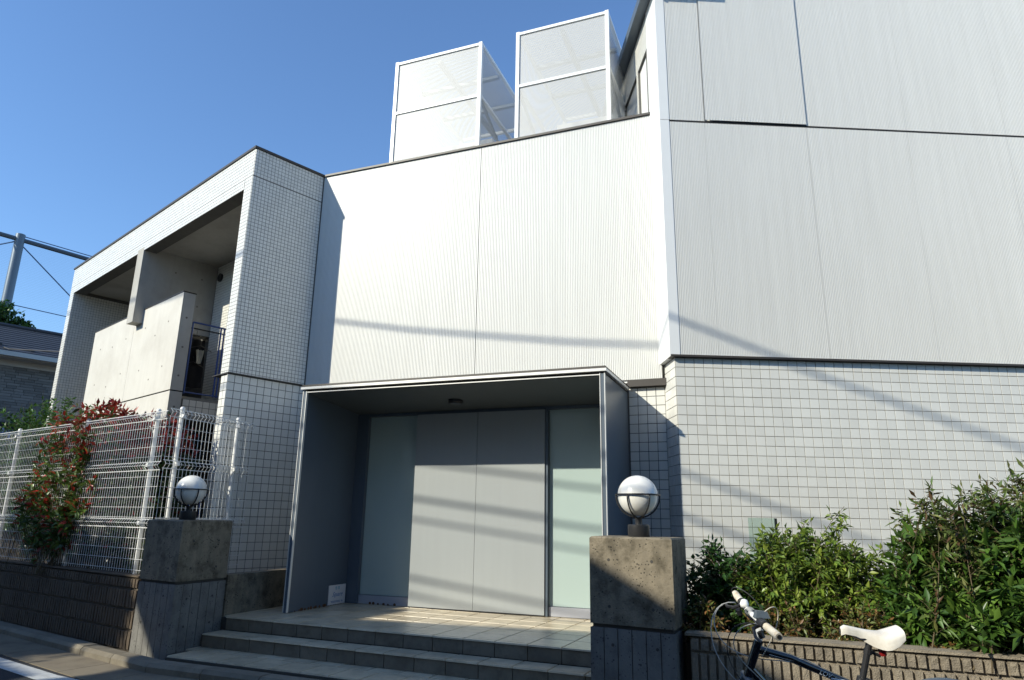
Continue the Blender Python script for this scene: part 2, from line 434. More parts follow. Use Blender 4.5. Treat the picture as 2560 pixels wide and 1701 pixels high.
# kerb offsets are towards the street (camera side)
sgn = 1 if V((kerb_path[1] - kerb_path[0])[1], -(kerb_path[1] - kerb_path[0])[0], 0) @ V(-1, -1, 0) > 0 else -1
kerb_out = offset_path(kerb_path, sgn * 0.16)
gut_out = offset_path(kerb_path, sgn * 0.62)
kerb = thing('kerb', 'dull concrete kerb along the wall and steps', 'kerb', (-3.4, 6.8, 0), kind='structure')
gutter = thing('gutter', 'stained concrete gutter strip beside the kerb', 'gutter', (-3.6, 6.6, 0), kind='structure')
def resample(p, step):
    seg = [np.linalg.norm(p[i + 1] - p[i]) for i in range(len(p) - 1)]; L = sum(seg)
    n = int(L / step); out = []
    for k in range(n + 1):
        s = L * k / n; i = 0
        while i < len(seg) - 1 and s > seg[i]: s -= seg[i]; i += 1
        out.append(p[i] + (p[i + 1] - p[i]) * s / seg[i])
    return out
ki = resample(kerb_path, 0.6)
ko = [p + (q - p) for p, q in zip(ki, resample(kerb_out, 0.6))] if len(resample(kerb_out, 0.6)) == len(ki) else offset_path(ki, sgn * 0.16)
ko = offset_path(ki, sgn * 0.16); go = offset_path(ki, sgn * 0.60)
for i in range(len(ki) - 1):
    a, b, c, d = ki[i], ki[i + 1], ko[i + 1], ko[i]
    e = (b - a) / np.linalg.norm(b - a) * 0.004
    h = KERB + random.uniform(-.003, .003)
    mb = MB(); r = 0.03
    A, B, Cc, Dd = a + e, b - e, c - e, d + e
    ci = Cc + (B - Cc) * (r / 0.16); di = Dd + (A - Dd) * (r / 0.16)
    up = V(0, 0, 1)
    mb.add([A, B, Cc, Dd, A + up * h, B + up * h, ci + up * h, di + up * h, Cc + up * (h - r), Dd + up * (h - r)],
           [(4, 5, 6, 7), (7, 6, 8, 9), (9, 8, 2, 3), (0, 4, 7, 9, 3), (1, 2, 8, 6, 5), (0, 1, 5, 4)])
    bm_o = obj('kerb_stone', mb, 'kerb_concrete', kerb)
    A, B, Cc, Dd = ko[i] + e, ko[i + 1] - e, go[i + 1] - e, go[i] + e
    mb = MB(); mb.hexa([A, B, Cc, Dd, A + up * .012, B + up * .012, Cc + up * .006, Dd + up * .006])
    mb.f = [f[::-1] for f in mb.f] if sgn < 0 else mb.f
    obj('gutter_slab', mb, 'gutter_concrete', gutter)
# white edge line, slightly curved
wl0 = [V(-9.5, 10.55, 0), V(-7.0, 8.75, 0), V(-4.86, 7.13, 0), V(-3.86, 6.43, 0), V(-2.6, 5.72, 0), V(0.4, 4.35, 0), V(3.0, 3.25, 0)]
wl1 = offset_path(wl0, sgn * 0.19)
mb = MB(); n = len(wl0)
mb.add([p + V(0, 0, .004) for p in wl0] + [p + V(0, 0, .004) for p in wl1], [(i, i + 1, n + i + 1, n + i) if sgn < 0 else (i, n + i, n + i + 1, i + 1) for i in range(n - 1)])
obj('road_marking', mb, 'road_paint', road)
# raised ground behind the left wall and in the right planter, and the plinth under everything
mb = MB(); mb.prism([BL.P(0.0, -0.16, 0)[:2], BL.P(12, -0.16, 0)[:2], BL.P(12, -8, 0)[:2], (-3.0, 12.5), (-2.6, 8.6)][::-1], 0.0, 0.66)
tag(obj('garden_ground', mb, 'soil'), 'raised earth behind the wire fence', 'ground', kind='structure')
mb = MB(); mb.prism([BR.P(-0.05, -0.16, 0)[:2], BR.P(9, -0.16, 0)[:2], (9.5, 7.3), (1.7, 6.95), (1.15, 5.6)], 0.0, 0.55)
tag(obj('planting_bed', mb, 'soil'), 'raised earth bed between the low block wall and the tiled wall', 'ground', kind='structure')

# ------------------------------------------------------------------ apartment wing
ROOF, BAND0, BAND1, LEDGE = 6.13, 5.59, 5.74, 3.06
apt = thing('apartment_building', 'white tiled apartment wing with deep balcony frame and concrete parapet', 'building', (*C12, 0))
wall = thing('tiled_wall', None, None, (*C12, 0)); wall.parent = apt; wall.location = (0, 0, 0)
mb = MB()
mb.boxF(F1, 0, .21, -1.45, 0, LEDGE, ROOF)                    # right pier and flank
mb.boxF(F1, .21, 7.30, -.20, 0, BAND0, ROOF)                  # band over the balconies
mb.boxF(F1, 7.08, 7.30, -1.45, -.202, 0, BAND0 + .15); mb.boxF(F1, 7.08, 7.30, -.2, 0, 0, BAND0 - .002)   # left pier
mb.boxF(F1, 0.212, 7.078, -1.45, -1.26, 0.6, BAND0 + .1)      # back wall of the balcony
mb.boxF(F1, 0.02, .205, -1.44, -.02, 0.3, LEDGE - .015)       # lower right pier
mb.boxF(F1, 2.10, 2.26, -1.26, -.335, 2.77, 2.995)            # strip under the railing
obj('grout_backing', mb, 'grout', wall)
mb = MB(); mb.boxF(F1, -.02, 7.32, -.26, .02, ROOF + .002, ROOF + .035); mb.boxF(F1, -.02, .23, -1.42, -.262, ROOF + .002, ROOF + .035)
obj('roof_cap', mb, 'dark_flashing', apt)
mb = MB(); mb.boxF(F1, .23, 7.30, -7.5, -.262, 5.80, 6.10); obj('roof', mb, 'concrete', apt)
mb = MB(); mb.boxF(F1, .212, 7.078, -1.258, -.202, 5.655, 5.79); obj('balcony_ceiling', mb, 'concrete', apt)
mb = MB()
mb.boxF(F1, -.012, .40, -.16, .012, LEDGE - .012, LEDGE - .001); mb.boxF(F1, -.012, .20, -1.06, -.162, LEDGE - .012, LEDGE - .001)
obj('ledge_flashing', mb, 'dark_flashing', apt)
mb = MB(); mb.boxF(F1, .23, 7.07, -7.4, -1.47, .0, 5.79); obj('inner_block', mb, 'house_wall', apt)
# fair-faced concrete: parapet, lower wall, divider, slab
par = thing('parapet', None, None, (*C12, 0)); par.parent = apt; par.location = (0, 0, 0)
mb = MB()
mb.boxF(F1, 2.08, 3.90, -.33, -.15, 3.105, 4.585); mb.boxF(F1, 3.906, 5.84, -.33, -.15, 3.105, 4.585)
obj('parapet_panel', mb, 'fair_concrete', par)
mb = MB(); mb.boxF(F1, 2.08, 5.84, -.33, -.152, 0.0, 3.085); obj('lower_wall', mb, 'fair_concrete', apt)
mb = MB(); mb.boxF(F1, 2.10, 5.82, -.325, -.165, 3.083, 3.107); obj('joint', mb, 'black_gap', apt)
mb = MB(); mb.boxF(F1, 2.075, 3.555, -.338, -.142, 4.587, 4.602); mb.boxF(F1, 3.845, 5.845, -.338, -.142, 4.587, 4.602); obj('coping', mb, 'dark_flashing', par)
mb = MB(); mb.boxF(F1, 3.57, 3.83, -1.256, .004, 4.36, 5.652); obj('balcony_divider', mb, 'concrete', apt)
mb = MB(); mb.boxF(F1, 2.26, 7.07, -1.258, -.332, 2.86, 3.06); obj('balcony_floor', mb, 'concrete', apt)
mb = MB(); mb.boxF(F1, 2.082, 5.83, -1.256, -.334, 2.70, 2.768); obj('beam', mb, 'concrete', apt)
holes = MB()
for a, z in ((2.5, 4.2), (2.5, 3.5), (2.95, 4.05), (2.95, 3.35), (3.4, 4.25), (3.4, 3.55), (4.2, 4.2), (4.2, 3.6), (4.8, 4.15), (4.8, 3.45), (5.4, 4.2), (5.4, 3.55), (2.45, 2.75), (3.1, 2.7)):
    holes.disc(F1.P(a, -.1505, z), F1.n, .013, .0035, 8)
for o_, z in ((-.24, 4.20), (-.24, 3.75), (-.24, 3.32), (-.24, 2.86), (-.24, 2.4)):
    holes.disc(F1.P(2.081, o_, z), -F1.d, .016, .004, 8)
for o_, z in ((-.55, 5.35), (-1.0, 5.35), (-.5, 4.85), (-.98, 4.85)):
    holes.disc(F1.P(3.571, o_, z), -F1.d, .016, .004, 8)
obj('tie_hole', holes, 'pale_hole', apt)
# side face of the carcass left of the void: near-black sheet paints the passage's shade, with a blue railing
mb = MB(); mb.boxF(F1, .3, 2.05, -1.0, -.97, .64, 2.7); obj('passage_shade', mb, 'dark_interior', apt)
def rail(parent, frame_pts, z0, z1, posts, name='railing'):
    mb = MB(); a, b = frame_pts
    mb.tube([a + V(0, 0, z1), b + V(0, 0, z1)], .014, 6); mb.tube([a + V(0, 0, z0), b + V(0, 0, z0)], .011, 6)
    for t in posts:
        p = a + (b - a) * t; mb.tube([p + V(0, 0, z0 - .02), p + V(0, 0, z1)], .013, 6)
    return obj(name, mb, 'blue_rail', parent)
rail(apt, (F1.P(2.13, -.37, 0), F1.P(2.13, -1.24, 0)), 3.10, 4.17, (0.0, .50, .56, .98))
rail(apt, (F1.P(.75, -.5, 0), F1.P(1.75, -.5, 0)), 0.8, 1.62, (0.0, .33, .66, 1.0))
mb = MB(); mb.disc(F1.P(3.40, -1.258, 5.42), F1.n, .075, .035, 16); obj('vent_cap', mb, 'black_metal', apt)
mb = MB(); mb.boxF(F1, .95, 1.55, -1.2575, -1.245, 3.07, 5.0); obj('window_recess', mb, 'dark_interior', apt)
# tiles
cells_low = tile_cells(0.0, 1.06, 0.62, LEDGE - .02, .1, .006, True)
rest = tile_objects(wall, cells_low, -.018, F2, 262)
strip = tile_cells(.022, .208, 0.62, LEDGE - .02, .1, .006, True)
rest2 = tile_objects(wall, strip, -.018, F1, 38)
E2 = Fr(F1.P(2.10, 0, 0)[:2], 41.9, n=(1, -1))
und = tile_cells(.36, 1.25, 2.775, 2.99, .1, .006, True)
LI = Fr(F1.P(7.08, 0, 0)[:2], 41.9, n=(1, -1))
sets = [(rest, -.018, F2), (rest2, -.018, F1), (und, .001, E2),
        (tile_cells(.002, 1.06, LEDGE + .003, BAND1 - .012, .05, .004, True), .0, F2), (tile_cells(.002, 1.06, BAND1 + .004, ROOF - .002, .05, .004), .0, F2),
        (tile_cells(.002, .208, LEDGE + .003, BAND1 - .006, .05, .004, True), .0, F1), (tile_cells(.212, 7.30, BAND0 + .003, BAND1 - .006, .05, .004, True), .0, F1),
        (tile_cells(.002, 7.30, BAND1 + .002, ROOF - .002, .05, .004), .0, F1),
        (tile_cells(7.082, 7.298, .7, BAND0, .05, .004, True), .0, F1),
        (tile_cells(.002, 1.25, 2.2, BAND0, .05, .004, True), .001, LI),
        (tile_cells(.22, 3.56, 3.07, 5.65, .05, .004, True), -1.26, F1)]
tile_mesh(wall, sets)

# things on the balcony
ac = thing('air_conditioner_unit', 'white air conditioner box standing behind the concrete parapet', 'air conditioner', F1.P(4.35, -.9, 3.06))
mb = MB(); mb.boxF(F1, 4.05, 4.40, -1.05, -.75, 4.24, 4.84); obj('casing', mb, 'smooth_white', ac)
mb = MB(); mb.boxF(F1, 4.06, 4.39, -1.03, -.77, 3.061, 4.238); obj('stand', mb, 'galvanised', ac)
mb = MB()
for k in range(7): mb.boxF(F1, 4.402, 4.408, -1.0, -.8, 4.32 + k * .07, 4.335 + k * .07)
obj('grille', mb, 'galvanised', ac)
def cloth(name, label, m, a, o_, ztop, w, h, seed, taper=0.25):
    r = random.Random(seed); mb = MB(); nx, nz = 7, 8
    pts = []
    for j in range(nz + 1):
        for i in range(nx + 1):
            u = i / nx - .5; v = j / nz
            ww = w * (1 - taper * (1 - v))
            pts.append(F1.P(a + .02 * math.sin(u * 14 + seed) , o_ + u * ww, ztop - v * h * (1 - .12 * abs(u))) + F1.d * .018 * math.sin(u * 17 + v * 3))
    n = nx + 1
    fs = [(j * n + i, j * n + i + 1, (j + 1) * n + i + 1, (j + 1) * n + i) for j in range(nz) for i in range(nx)]
    k = len(pts); back = [p + F1.d * .012 for p in pts]
    mb.add(pts + back, fs + [tuple(k + q for q in f[::-1]) for f in fs])
    t = thing(name, label, 'laundry', F1.P(a, o_, ztop - h))
    obj('garment', mb, m, t, smooth=True)
    mb = MB(); c = F1.P(a, o_, ztop); mb.tube([c + F1.n * .18, c + V(0, 0, .07), c - F1.n * .18], .006, 5); mb.tube([c + V(0, 0, .07), c + V(0, 0, .13), c + F1.d * .02 + V(0, 0, .16)], .004, 5)
    obj('hanger', mb, 'black_metal', t)
cloth('hanging_shirt', 'black shirt hanging behind the blue balcony railing', 'black_cloth', 2.55, -.62, 4.02, .36, .62, 1)
cloth('hanging_skirt', 'black pleated skirt hanging low behind the blue railing', 'black_cloth', 2.50, -.60, 3.58, .34, .34, 4)
cloth('hanging_towel', 'cream towel hanging between the black clothes on the balcony', 'cream_cloth', 2.45, -.66, 3.84, .07, .22, 6, taper=-.4)
mb = MB(); mb.tube([F1.P(2.55, -.36, 4.19), F1.P(2.55, -1.24, 4.19)], .012, 6)
tag(obj('drying_pole', mb, 'black_metal'), 'thin dark laundry pole across the balcony end', 'pole')

# ------------------------------------------------------------------ centre block with ribbed wall
F3B, F3R = 2.85, 4.752
mid = thing('ribbed_centre_building', 'white ribbed metal building front above the entrance porch', 'building', F3.P(2.4, -.5, 0))
mb = MB(); mb.boxF(F3, 0.004, F3R - .02, -.32, -.022, F3B, ROOF); mb.boxF(F3, -.2, 5.0, -5.5, -.32, 5.6, ROOF - .05)
obj('backing_wall', mb, 'smooth_white', mid)
for a0, a1 in ((0.012, 2.496), (2.502, F3R - .006)):
    mb = MB(); corrugated(mb, F3, a0, a1, F3B + .03, ROOF, 0); obj('ribbed_panel', mb, 'white_metal', mid)
mb = MB(); mb.boxF(F3, 2.4965, 2.5015, -.02, -.004, F3B + .03, ROOF); obj('panel_joint', mb, 'dark_flashing', mid)
mb = MB(); mb.boxF(F3, .03, F3R - .002, -.3, .022, ROOF + .004, ROOF + .032); obj('roof_cap', mb, 'dark_flashing', mid)
mb = MB(); mb.boxF(F3, 4.36, F3R + .06, -.06, .012, F3B - .05, F3B + .028); obj('bottom_flashing', mb, 'dark_flashing', mid)
lw = thing('tiled_wall', None, None, F3.P(2.4, -.5, 0)); lw.parent = mid; lw.location = (0, 0, 0)
mb = MB(); mb.boxF(F3, 4.30, 4.90, -.28, -.055, .3, F3B - .05); obj('grout_backing', mb, 'grout', lw)
mb = MB(); mb.boxF(F3, .0, .90, -.28, -.06, .3, F3B); obj('grout_backing', mb, 'grout', lw)
rest = tile_objects(lw, tile_cells(4.362, 4.86, .62, F3B - .06, .1, .006, True), -.054, F3, 140)
if rest: tile_mesh(lw, [(rest, -.054, F3)], 'tiles_behind')

# ------------------------------------------------------------------ tall block on the right
TOP, SEAM, F4B = 7.75, 5.81, 3.05
tow = thing('tall_ribbed_building', 'tall building clad in pale ribbed metal over a tiled ground floor', 'building', F4.P(2.5, -2.5, 0))
mb = MB(); mb.boxF(F4, .03, 9, -5.5, -.022, F4B + .004, TOP); obj('backing_wall', mb, 'smooth_white', tow)
seams = [0.024, .515, 1.706, 2.90, 4.10, 5.30, 6.50]
for i in range(len(seams) - 1):
    mb = MB(); corrugated(mb, F4, seams[i] + .0008, seams[i + 1] - (.002 if i == 1 else .0008), F4B, SEAM - .022, 0, pitch=.0178, depth=.006); obj('ribbed_panel', mb, 'white_metal', tow)
    pr_ = .014 if i == 1 else 0
    mb = MB(); corrugated(mb, F4, seams[i] + (.003 if i in (1, 2) else .0008), seams[i + 1] - (.003 if i < 2 else .0008), SEAM + (.012 if i == 1 else .002), TOP, pr_, pitch=.0178, depth=.006); obj('ribbed_panel', mb, 'white_metal', tow)
mb = MB(); mb.boxF(F4, .012, 6.5, -.02, -.003, SEAM - .024, SEAM + .010); obj('seam_joint', mb, 'black_gap', tow)
mb = MB(); mb.boxF(F4, .0, 6.5, -.12, .008, F4B - .022, F4B - .001); obj('bottom_flashing', mb, 'dark_flashing', tow)
# corner post and smooth flank panels
for z0, z1 in ((F4B - .02, SEAM - .006), (SEAM, TOP)):
    mb = MB(); mb.boxF(TS, -.004, .43, -.10, .006, z0, z1); obj('corner_panel', mb, 'smooth_white', tow)
mb = MB(); mb.boxF(TS, .43, 5.4, -.25, 0.0, 5.9, 6.18); mb.boxF(TS, .43, 5.4, -.25, 0.0, 7.10, 7.58)
mb.boxF(TS, .43, .50, -.25, .0, 6.18, 7.10); mb.boxF(TS, .92, 1.0, -.25, .0, 6.18, 7.10); mb.boxF(TS, 1.75, 5.4, -.25, 0.0, 6.18, 7.10)
obj('flank_wall', mb, 'grout', tow)
tile_mesh(tow, [(tile_cells(.44, 3.0, 7.105, 7.575, .05, .004), .0, TS), (tile_cells(.925, .998, 6.18, 7.1, .05, .004), .0, TS), (tile_cells(1.76, 3.0, 6.18, 7.1, .05, .004), .0, TS)], 'flank_tiles')
for a0, a1 in ((.50, .92), (1.0, 1.75)):
    w_ = thing('window', None, None, F4.P(2.5, -2.5, 0)); w_.parent = tow; w_.location = (0, 0, 0)
    mb = MB(); mb.boxF(TS, a0 + .02, a1 - .02, -.09, -.082, 6.18, 7.08); obj('pane', mb, 'window_glass', w_)
    mb = MB()
    mb.boxF(TS, a0, a0 + .025, -.11, -.06, 6.18, 7.10); mb.boxF(TS, a1 - .025, a1, -.11, -.06, 6.18, 7.10); mb.boxF(TS, a0 + .025, a1 - .025, -.11, -.06, 7.07, 7.10)
    obj('frame', mb, 'black_metal', w_)
    mb = MB(); mb.boxF(TS, a0, a1, -.24, -.2, 6.18, 7.1); obj('curtain', mb, 'cream_cloth', w_)
mb = MB(); mb.boxF(TS, -.15, 5.6, -.6, .12, 7.60, 7.66); mb.boxF(TS, -.15, 5.6, .1205, .135, 7.58, 7.70); obj('eave', mb, 'galvanised', tow)
# tiled ground floor
tw = thing('tiled_wall', None, None, F4.P(2.5, -2.5, 0)); tw.parent = tow; tw.location = (0, 0, 0)
mb = MB(); mb.boxF(F4, .058, 9, -5.4, -.048, .2, F4B - .02); obj('grout_backing', mb, 'pale_grout', tw)
cells = tile_cells(.06, 6.4, .62, F4B - .028, .1, .005, True)
rest = tile_objects(tw, cells, -.047, F4, 300)
TSL = Fr(F4.P(.056, 0, 0)[:2], -2.94, n=(-1, 0))
ret = tile_cells(.045, .50, .62, F4B - .028, .1, .005, True)
tile_mesh(tw, [(rest, -.047, F4), (ret, .001, TSL)], 'further_tiles')

# ------------------------------------------------------------------ perforated boxes on the roof
perf_mat('perforated', (0.50, 0.50, 0.485), 0.022, 0.20, tuple(F3.d), (0, 0, 1))
perf_mat('perforated_side', (0.62, 0.63, 0.63), 0.022, 0.26, tuple(F3.n), (0, 0, 1))
def perf_box(a0, a1, label):
    off = -.2; dp = 2.3; zb, zt = 6.0, 7.965
    t = thing('perforated_screen_box', label, 'roof box', F3.P((a0 + a1) / 2, off - dp / 2, zb), 'perforated boxes on the roof')
    fw = .05
    mb = MB()
    for a in (a0, a1 - fw):
        for o_ in (off, off - dp + fw): mb.boxF(F3, a, a + fw, o_ - fw, o_, zb, zt)
    for z in (zb + .2, 7.075, zt - fw):
        mb.boxF(F3, a0 + fw, a1 - fw, off - fw + .004, off - .002, z, z + fw * .8)
        mb.boxF(F3, a0 + fw, a1 - fw, off - dp + .002, off - dp + fw, z, z + fw)
        for a in (a0, a1 - fw): mb.boxF(F3, a + .003, a + fw - .003, off - dp + fw, off - fw, z, z + fw)
    obj('frame', mb, 'smooth_white', t)
    mb = MB()
    for k in (.33, .66): mb.boxF(F3, a0 + fw, a1 - fw, off - dp * k - .03, off - dp * k + .03, zt - .09, zt - .04)
    m_ = (a0 + a1) / 2
    mb.boxF(F3, m_ - .03, m_ + .03, off - dp + fw, off - fw, zt - .16, zt - .095)
    mb.tube([F3.P(a1 - .03, off - .1, 7.05), F3.P(a1 - .03, off - dp + .1, 6.1)], .022, 6)
    mb.tube([F3.P(a0 + .03, off - .1, 7.05), F3.P(a0 + .03, off - dp + .1, 6.1)], .022, 6)
    obj('brace', mb, 'galvanised', t)
    for z0, z1 in ((zb + .01, 7.075), (7.115, zt - .05)):
        mb = MB(); mb.add([F3.P(a0 + .03, off - .02, z0), F3.P(a1 - .03, off - .02, z0), F3.P(a1 - .03, off - .02, z1), F3.P(a0 + .03, off - .02, z1)], [(0, 1, 2, 3)])
        obj('front_sheet', mb, 'perforated', t)
        for a in (a0 + .01, a1 - .01):
            mb = MB(); mb.add([F3.P(a, off - .04, z0), F3.P(a, off - dp + .04, z0), F3.P(a, off - dp + .04, z1), F3.P(a, off - .04, z1)], [(0, 1, 2, 3)])
            obj('side_sheet', mb, 'perforated_side', t)
    mb = MB(); mb.add([F3.P(a0 + .03, off - .04, zt - .01), F3.P(a1 - .03, off - .04, zt - .01), F3.P(a1 - .03, off - dp, zt - .01), F3.P(a0 + .03, off - dp, zt - .01)], [(0, 1, 2, 3)])
    obj('top_sheet', mb, 'perforated', t)
    mb = MB(); corrugated(mb, F3, a0 + .05, a1 - .05, 6.1, 7.3, off - dp + .06, pitch=.07, depth=.02); obj('back_sheet', mb, 'white_metal', t)
    mb = MB(); mb.boxF(F3, a0 + .35, a1 - .15, off - 1.5, off - .8, 6.1, 6.9); obj('cooling_unit', mb, 'smooth_white', t)
perf_box(.955, 2.365, 'white perforated metal box on the roof, beside open sky')
perf_box(2.885, 4.20, 'white perforated metal box on the roof next to the tall ribbed building')

# ------------------------------------------------------------------ entrance porch
PA0, PA1, PD = .832, 4.356, 1.063
por = thing('entrance_porch', 'blue-grey metal entrance porch with double doors and frosted side panes', 'porch', F3.P((PA0 + PA1) / 2, .5, LAND))
mb = MB(); mb.boxF(F3, PA0 + .01, PA0 + .04, -.05, PD - .014, LAND + .004, 2.745); obj('side_wall', mb, 'porch_paint', por)
mb = MB(); mb.boxF(F3, PA1 - .04, PA1 - .01, -.05, PD - .014, LAND + .004, 2.745); obj('side_wall', mb, 'porch_paint', por)
for a in (PA0, PA1 - .052):
    mb = MB(); mb.boxF(F3, a + .007, a + .045, PD - .013, PD - .006, LAND + .004, 2.742); obj('edge_channel', mb, 'porch_paint', por)
    for q in (a, a + .045):
        mb = MB(); mb.boxF(F3, q, q + .007, PD - .03, PD, LAND + .004, 2.745); obj('edge_trim', mb, 'silver_trim', por)
mb = MB()
cl = [F3.P(PA0 + .041, PD - .03, 2.722), F3.P(PA1 - .041, PD - .03, 2.722), F3.P(PA1 - .041, -.04, 2.632), F3.P(PA0 + .041, -.04, 2.632)]
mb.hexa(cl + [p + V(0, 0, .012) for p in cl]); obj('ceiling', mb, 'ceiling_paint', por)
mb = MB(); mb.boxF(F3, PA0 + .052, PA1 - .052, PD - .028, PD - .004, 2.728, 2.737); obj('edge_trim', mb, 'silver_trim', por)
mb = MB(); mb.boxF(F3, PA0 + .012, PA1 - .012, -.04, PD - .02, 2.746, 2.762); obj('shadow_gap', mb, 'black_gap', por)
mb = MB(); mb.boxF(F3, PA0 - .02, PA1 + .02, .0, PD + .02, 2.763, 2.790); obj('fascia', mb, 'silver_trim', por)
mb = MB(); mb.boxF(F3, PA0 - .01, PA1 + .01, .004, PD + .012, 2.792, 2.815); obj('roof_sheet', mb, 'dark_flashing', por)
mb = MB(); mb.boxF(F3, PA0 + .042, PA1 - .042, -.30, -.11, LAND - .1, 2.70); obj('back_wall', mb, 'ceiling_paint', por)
mb = MB(); mb.boxF(F3, PA0 + .042, 1.035, -.108, -.02, LAND + .004, 2.628); obj('jamb', mb, 'porch_paint', por)
mb = MB(); mb.boxF(F3, 1.036, PA1 - .042, -.108, -.03, 2.596, 2.629); obj('transom', mb, 'porch_paint', por)
for a0, a1 in ((1.742, 2.5555), (2.5595, 3.395)):
    d_ = thing('door', None, None, F3.P((PA0 + PA1) / 2, .5, LAND)); d_.parent = por; d_.location = (0, 0, 0)
    mb = MB(); mb.boxF(F3, a0, a1, -.06, .0, LAND + .014, 2.592); obj('leaf', mb, 'door_paint', d_)
mb = MB(); mb.boxF(F3, 3.397, 3.428, -.10, -.015, LAND + .004, 2.594); obj('door_jamb', mb, 'porch_paint', por)
mb = MB(); mb.boxF(F3, 1.745, 3.39, -.055, -.004, LAND + .001, LAND + .012); obj('threshold', mb, 'black_gap', por)
for a0, a1 in ((1.038, 1.736), (3.43, PA1 - .044)):
    mb = MB(); mb.boxF(F3, a0, a1, -.10, -.072, LAND + .105, 2.593); obj('side_pane', mb, 'frosted_glass', por)
    mb = MB(); mb.boxF(F3, a0, a1, -.10, -.050, LAND + .004, LAND + .100); obj('base_board', mb, 'base_paint', por)
mb = MB()
for fr_, a0, a1, o_ in ((F3, 1.1, 1.6, -.0495), (F3, 4.02, 4.06, -.0495)):
    for k in range(7):
        a = random.uniform(a0, a1); r = random.uniform(.008, .022) if a1 - a0 > .1 else .02
        mb.disc(fr_.P(a, o_, LAND + .005 + r * .4), fr_.n, r, .0012, 9)
PLW = Fr(F3.P(PA0 + .0405, 0, 0)[:2], 111.3 + 90, n=tuple(F3.d[:2]))
for k in range(26):
    a = random.uniform(.05, .95); r = random.uniform(.006, .02); mb.disc(PLW.P(a, .0, LAND + .004 + r * .5), PLW.n, r, .0012, 8)
obj('rust_patch', mb, 'rust', por)
mb = MB(); mb.lathe(F3.P(2.46, .42, 2.634), [(.075, 0), (.085, .012), (.085, .04)], 20); obj('downlight', mb, 'black_metal', por)
mb = MB(); mb.lathe(F3.P(2.46, .42, 2.630), [(.058, 0), (.058, .003)], 20); obj('downlight_lens', mb, 'galvanised', por)

# notice leaning at the foot of the porch wall
nb = thing('notice_board', 'small white notice board standing against the porch side wall', 'sign', PLW.P(.20, .01, LAND))
mb = MB(); mb.boxF(PLW, .005, .335, .004, .014, LAND + .008, LAND + .222); obj('board', mb, 'sign_white', nb)
def text_part(txt, fr, a, out, z, size, m, parent, shear=0.0, flip=False, up=None, extr=.0006, name='lettering'):
    cu = bpy.data.curves.new('lettering', 'FONT'); cu.body = txt; cu.size = size; cu.align_x = 'CENTER'; cu.shear = shear; cu.extrude = extr
    tmp = bpy.data.objects.new('t', cu); C.objects.link(tmp)
    dg = bpy.context.evaluated_depsgraph_get()
    me = bpy.data.meshes.new_from_object(tmp.evaluated_get(dg)); me.name = 'lettering'
    bpy.data.objects.remove(tmp)
    me.materials.clear(); me.materials.append(MATS[m])
    x = -fr.d if flip else fr.d
    z_ = V(0, 0, 1) if up is None else up
    y_ = np.cross(z_, x)   # into wall
    n_ = -y_
    p = fr.P(a, out, z) - BASE[parent.name]
    mw = Matrix.Identity(4)
    for i in range(3):
        mw[i][0] = x[i]; mw[i][1] = z_[i]; mw[i][2] = np.cross(x, z_)[i]; mw[i][3] = p[i]
    me.transform(mw)
    o = bpy.data.objects.new(name, me); C.objects.link(o); o.parent = parent; BASE[o.name] = BASE[parent.name]
    return o
fl = bool(np.cross(PLW.d, V(0, 0, 1)) @ PLW.n < 0)
text_part('管 理', PLW, .17, .0145, LAND + .172, .040, 'sign_teal', nb, flip=fl)
text_part('Square', PLW, .17, .0145, LAND + .095, .072, 'sign_blue', nb, shear=.5, flip=fl)
mb = MB()
for a0, a1, z in ((.06, .09, .040), (.11, .29, .042), (.10, .28, .030), (.05, .08, .030)): mb.boxF(PLW, a0, a1, .0142, .0148, LAND + z, LAND + z + .006)
obj('small_print', mb, 'sign_blue', nb)

# ------------------------------------------------------------------ steps
stp = thing('entrance_steps', 'tiled entrance landing with two steps and a front apron', 'steps', STEP.P(1.9, .2, 0))
L_END, R_END = -.06, 3.78
mb = MB()
mb.boxF(STEP, L_END - .5, R_END + .25, -1.75, -.03, 0.0, LAND - .012)
mb.boxF(STEP, L_END - .05, R_END + .1, -.03, .235, 0.0, STEP2 - .012)
mb.prism([STEP.P(-.42, .235, 0)[:2], V(-3.10, 6.74), PR.P(0.0, .035, 0)[:2], STEP.P(R_END, .235, 0)[:2]][::-1], 0, PLAT - .012)
obj('step_base', mb, 'step_base', stp)
_plate = {}
def plate(w, d, t, m, key):
    if key not in _plate:
        mb = MB(); ch = .004
        mb.hexa([(0, 0, 0), (w, 0, 0), (w, d, 0), (0, d, 0), (ch, ch, t), (w - ch, ch, t), (w - ch, d - ch, t), (ch, d - ch, t)])
        _plate[key] = _mesh(mb, 'floor_tile', m, V(0, 0, 0), False)
    return _plate[key]
def lay(a0, a1, o0, o1, ztop, pitch=.30, m='step_tile', name='floor_tile'):
    # rows step back from the front edge o1
    o_ = o1
    while o_ > o0 + .03:
        d = min(pitch - .007, o_ - o0); a = a0
        while a < a1 - .03:
            w = min(pitch - .007, a1 - a)
            me = plate(round(w, 3), round(d, 3), .012, m, (round(w, 3), round(d, 3), m))
            # local +y of the plate points towards -n (into the building)
            p = STEP.P(a, o_, ztop - .012 + random.uniform(-.0008, .0008))
            ob = inst(name, me, stp, p, STEP.ang())
            a += pitch
        o_ -= pitch
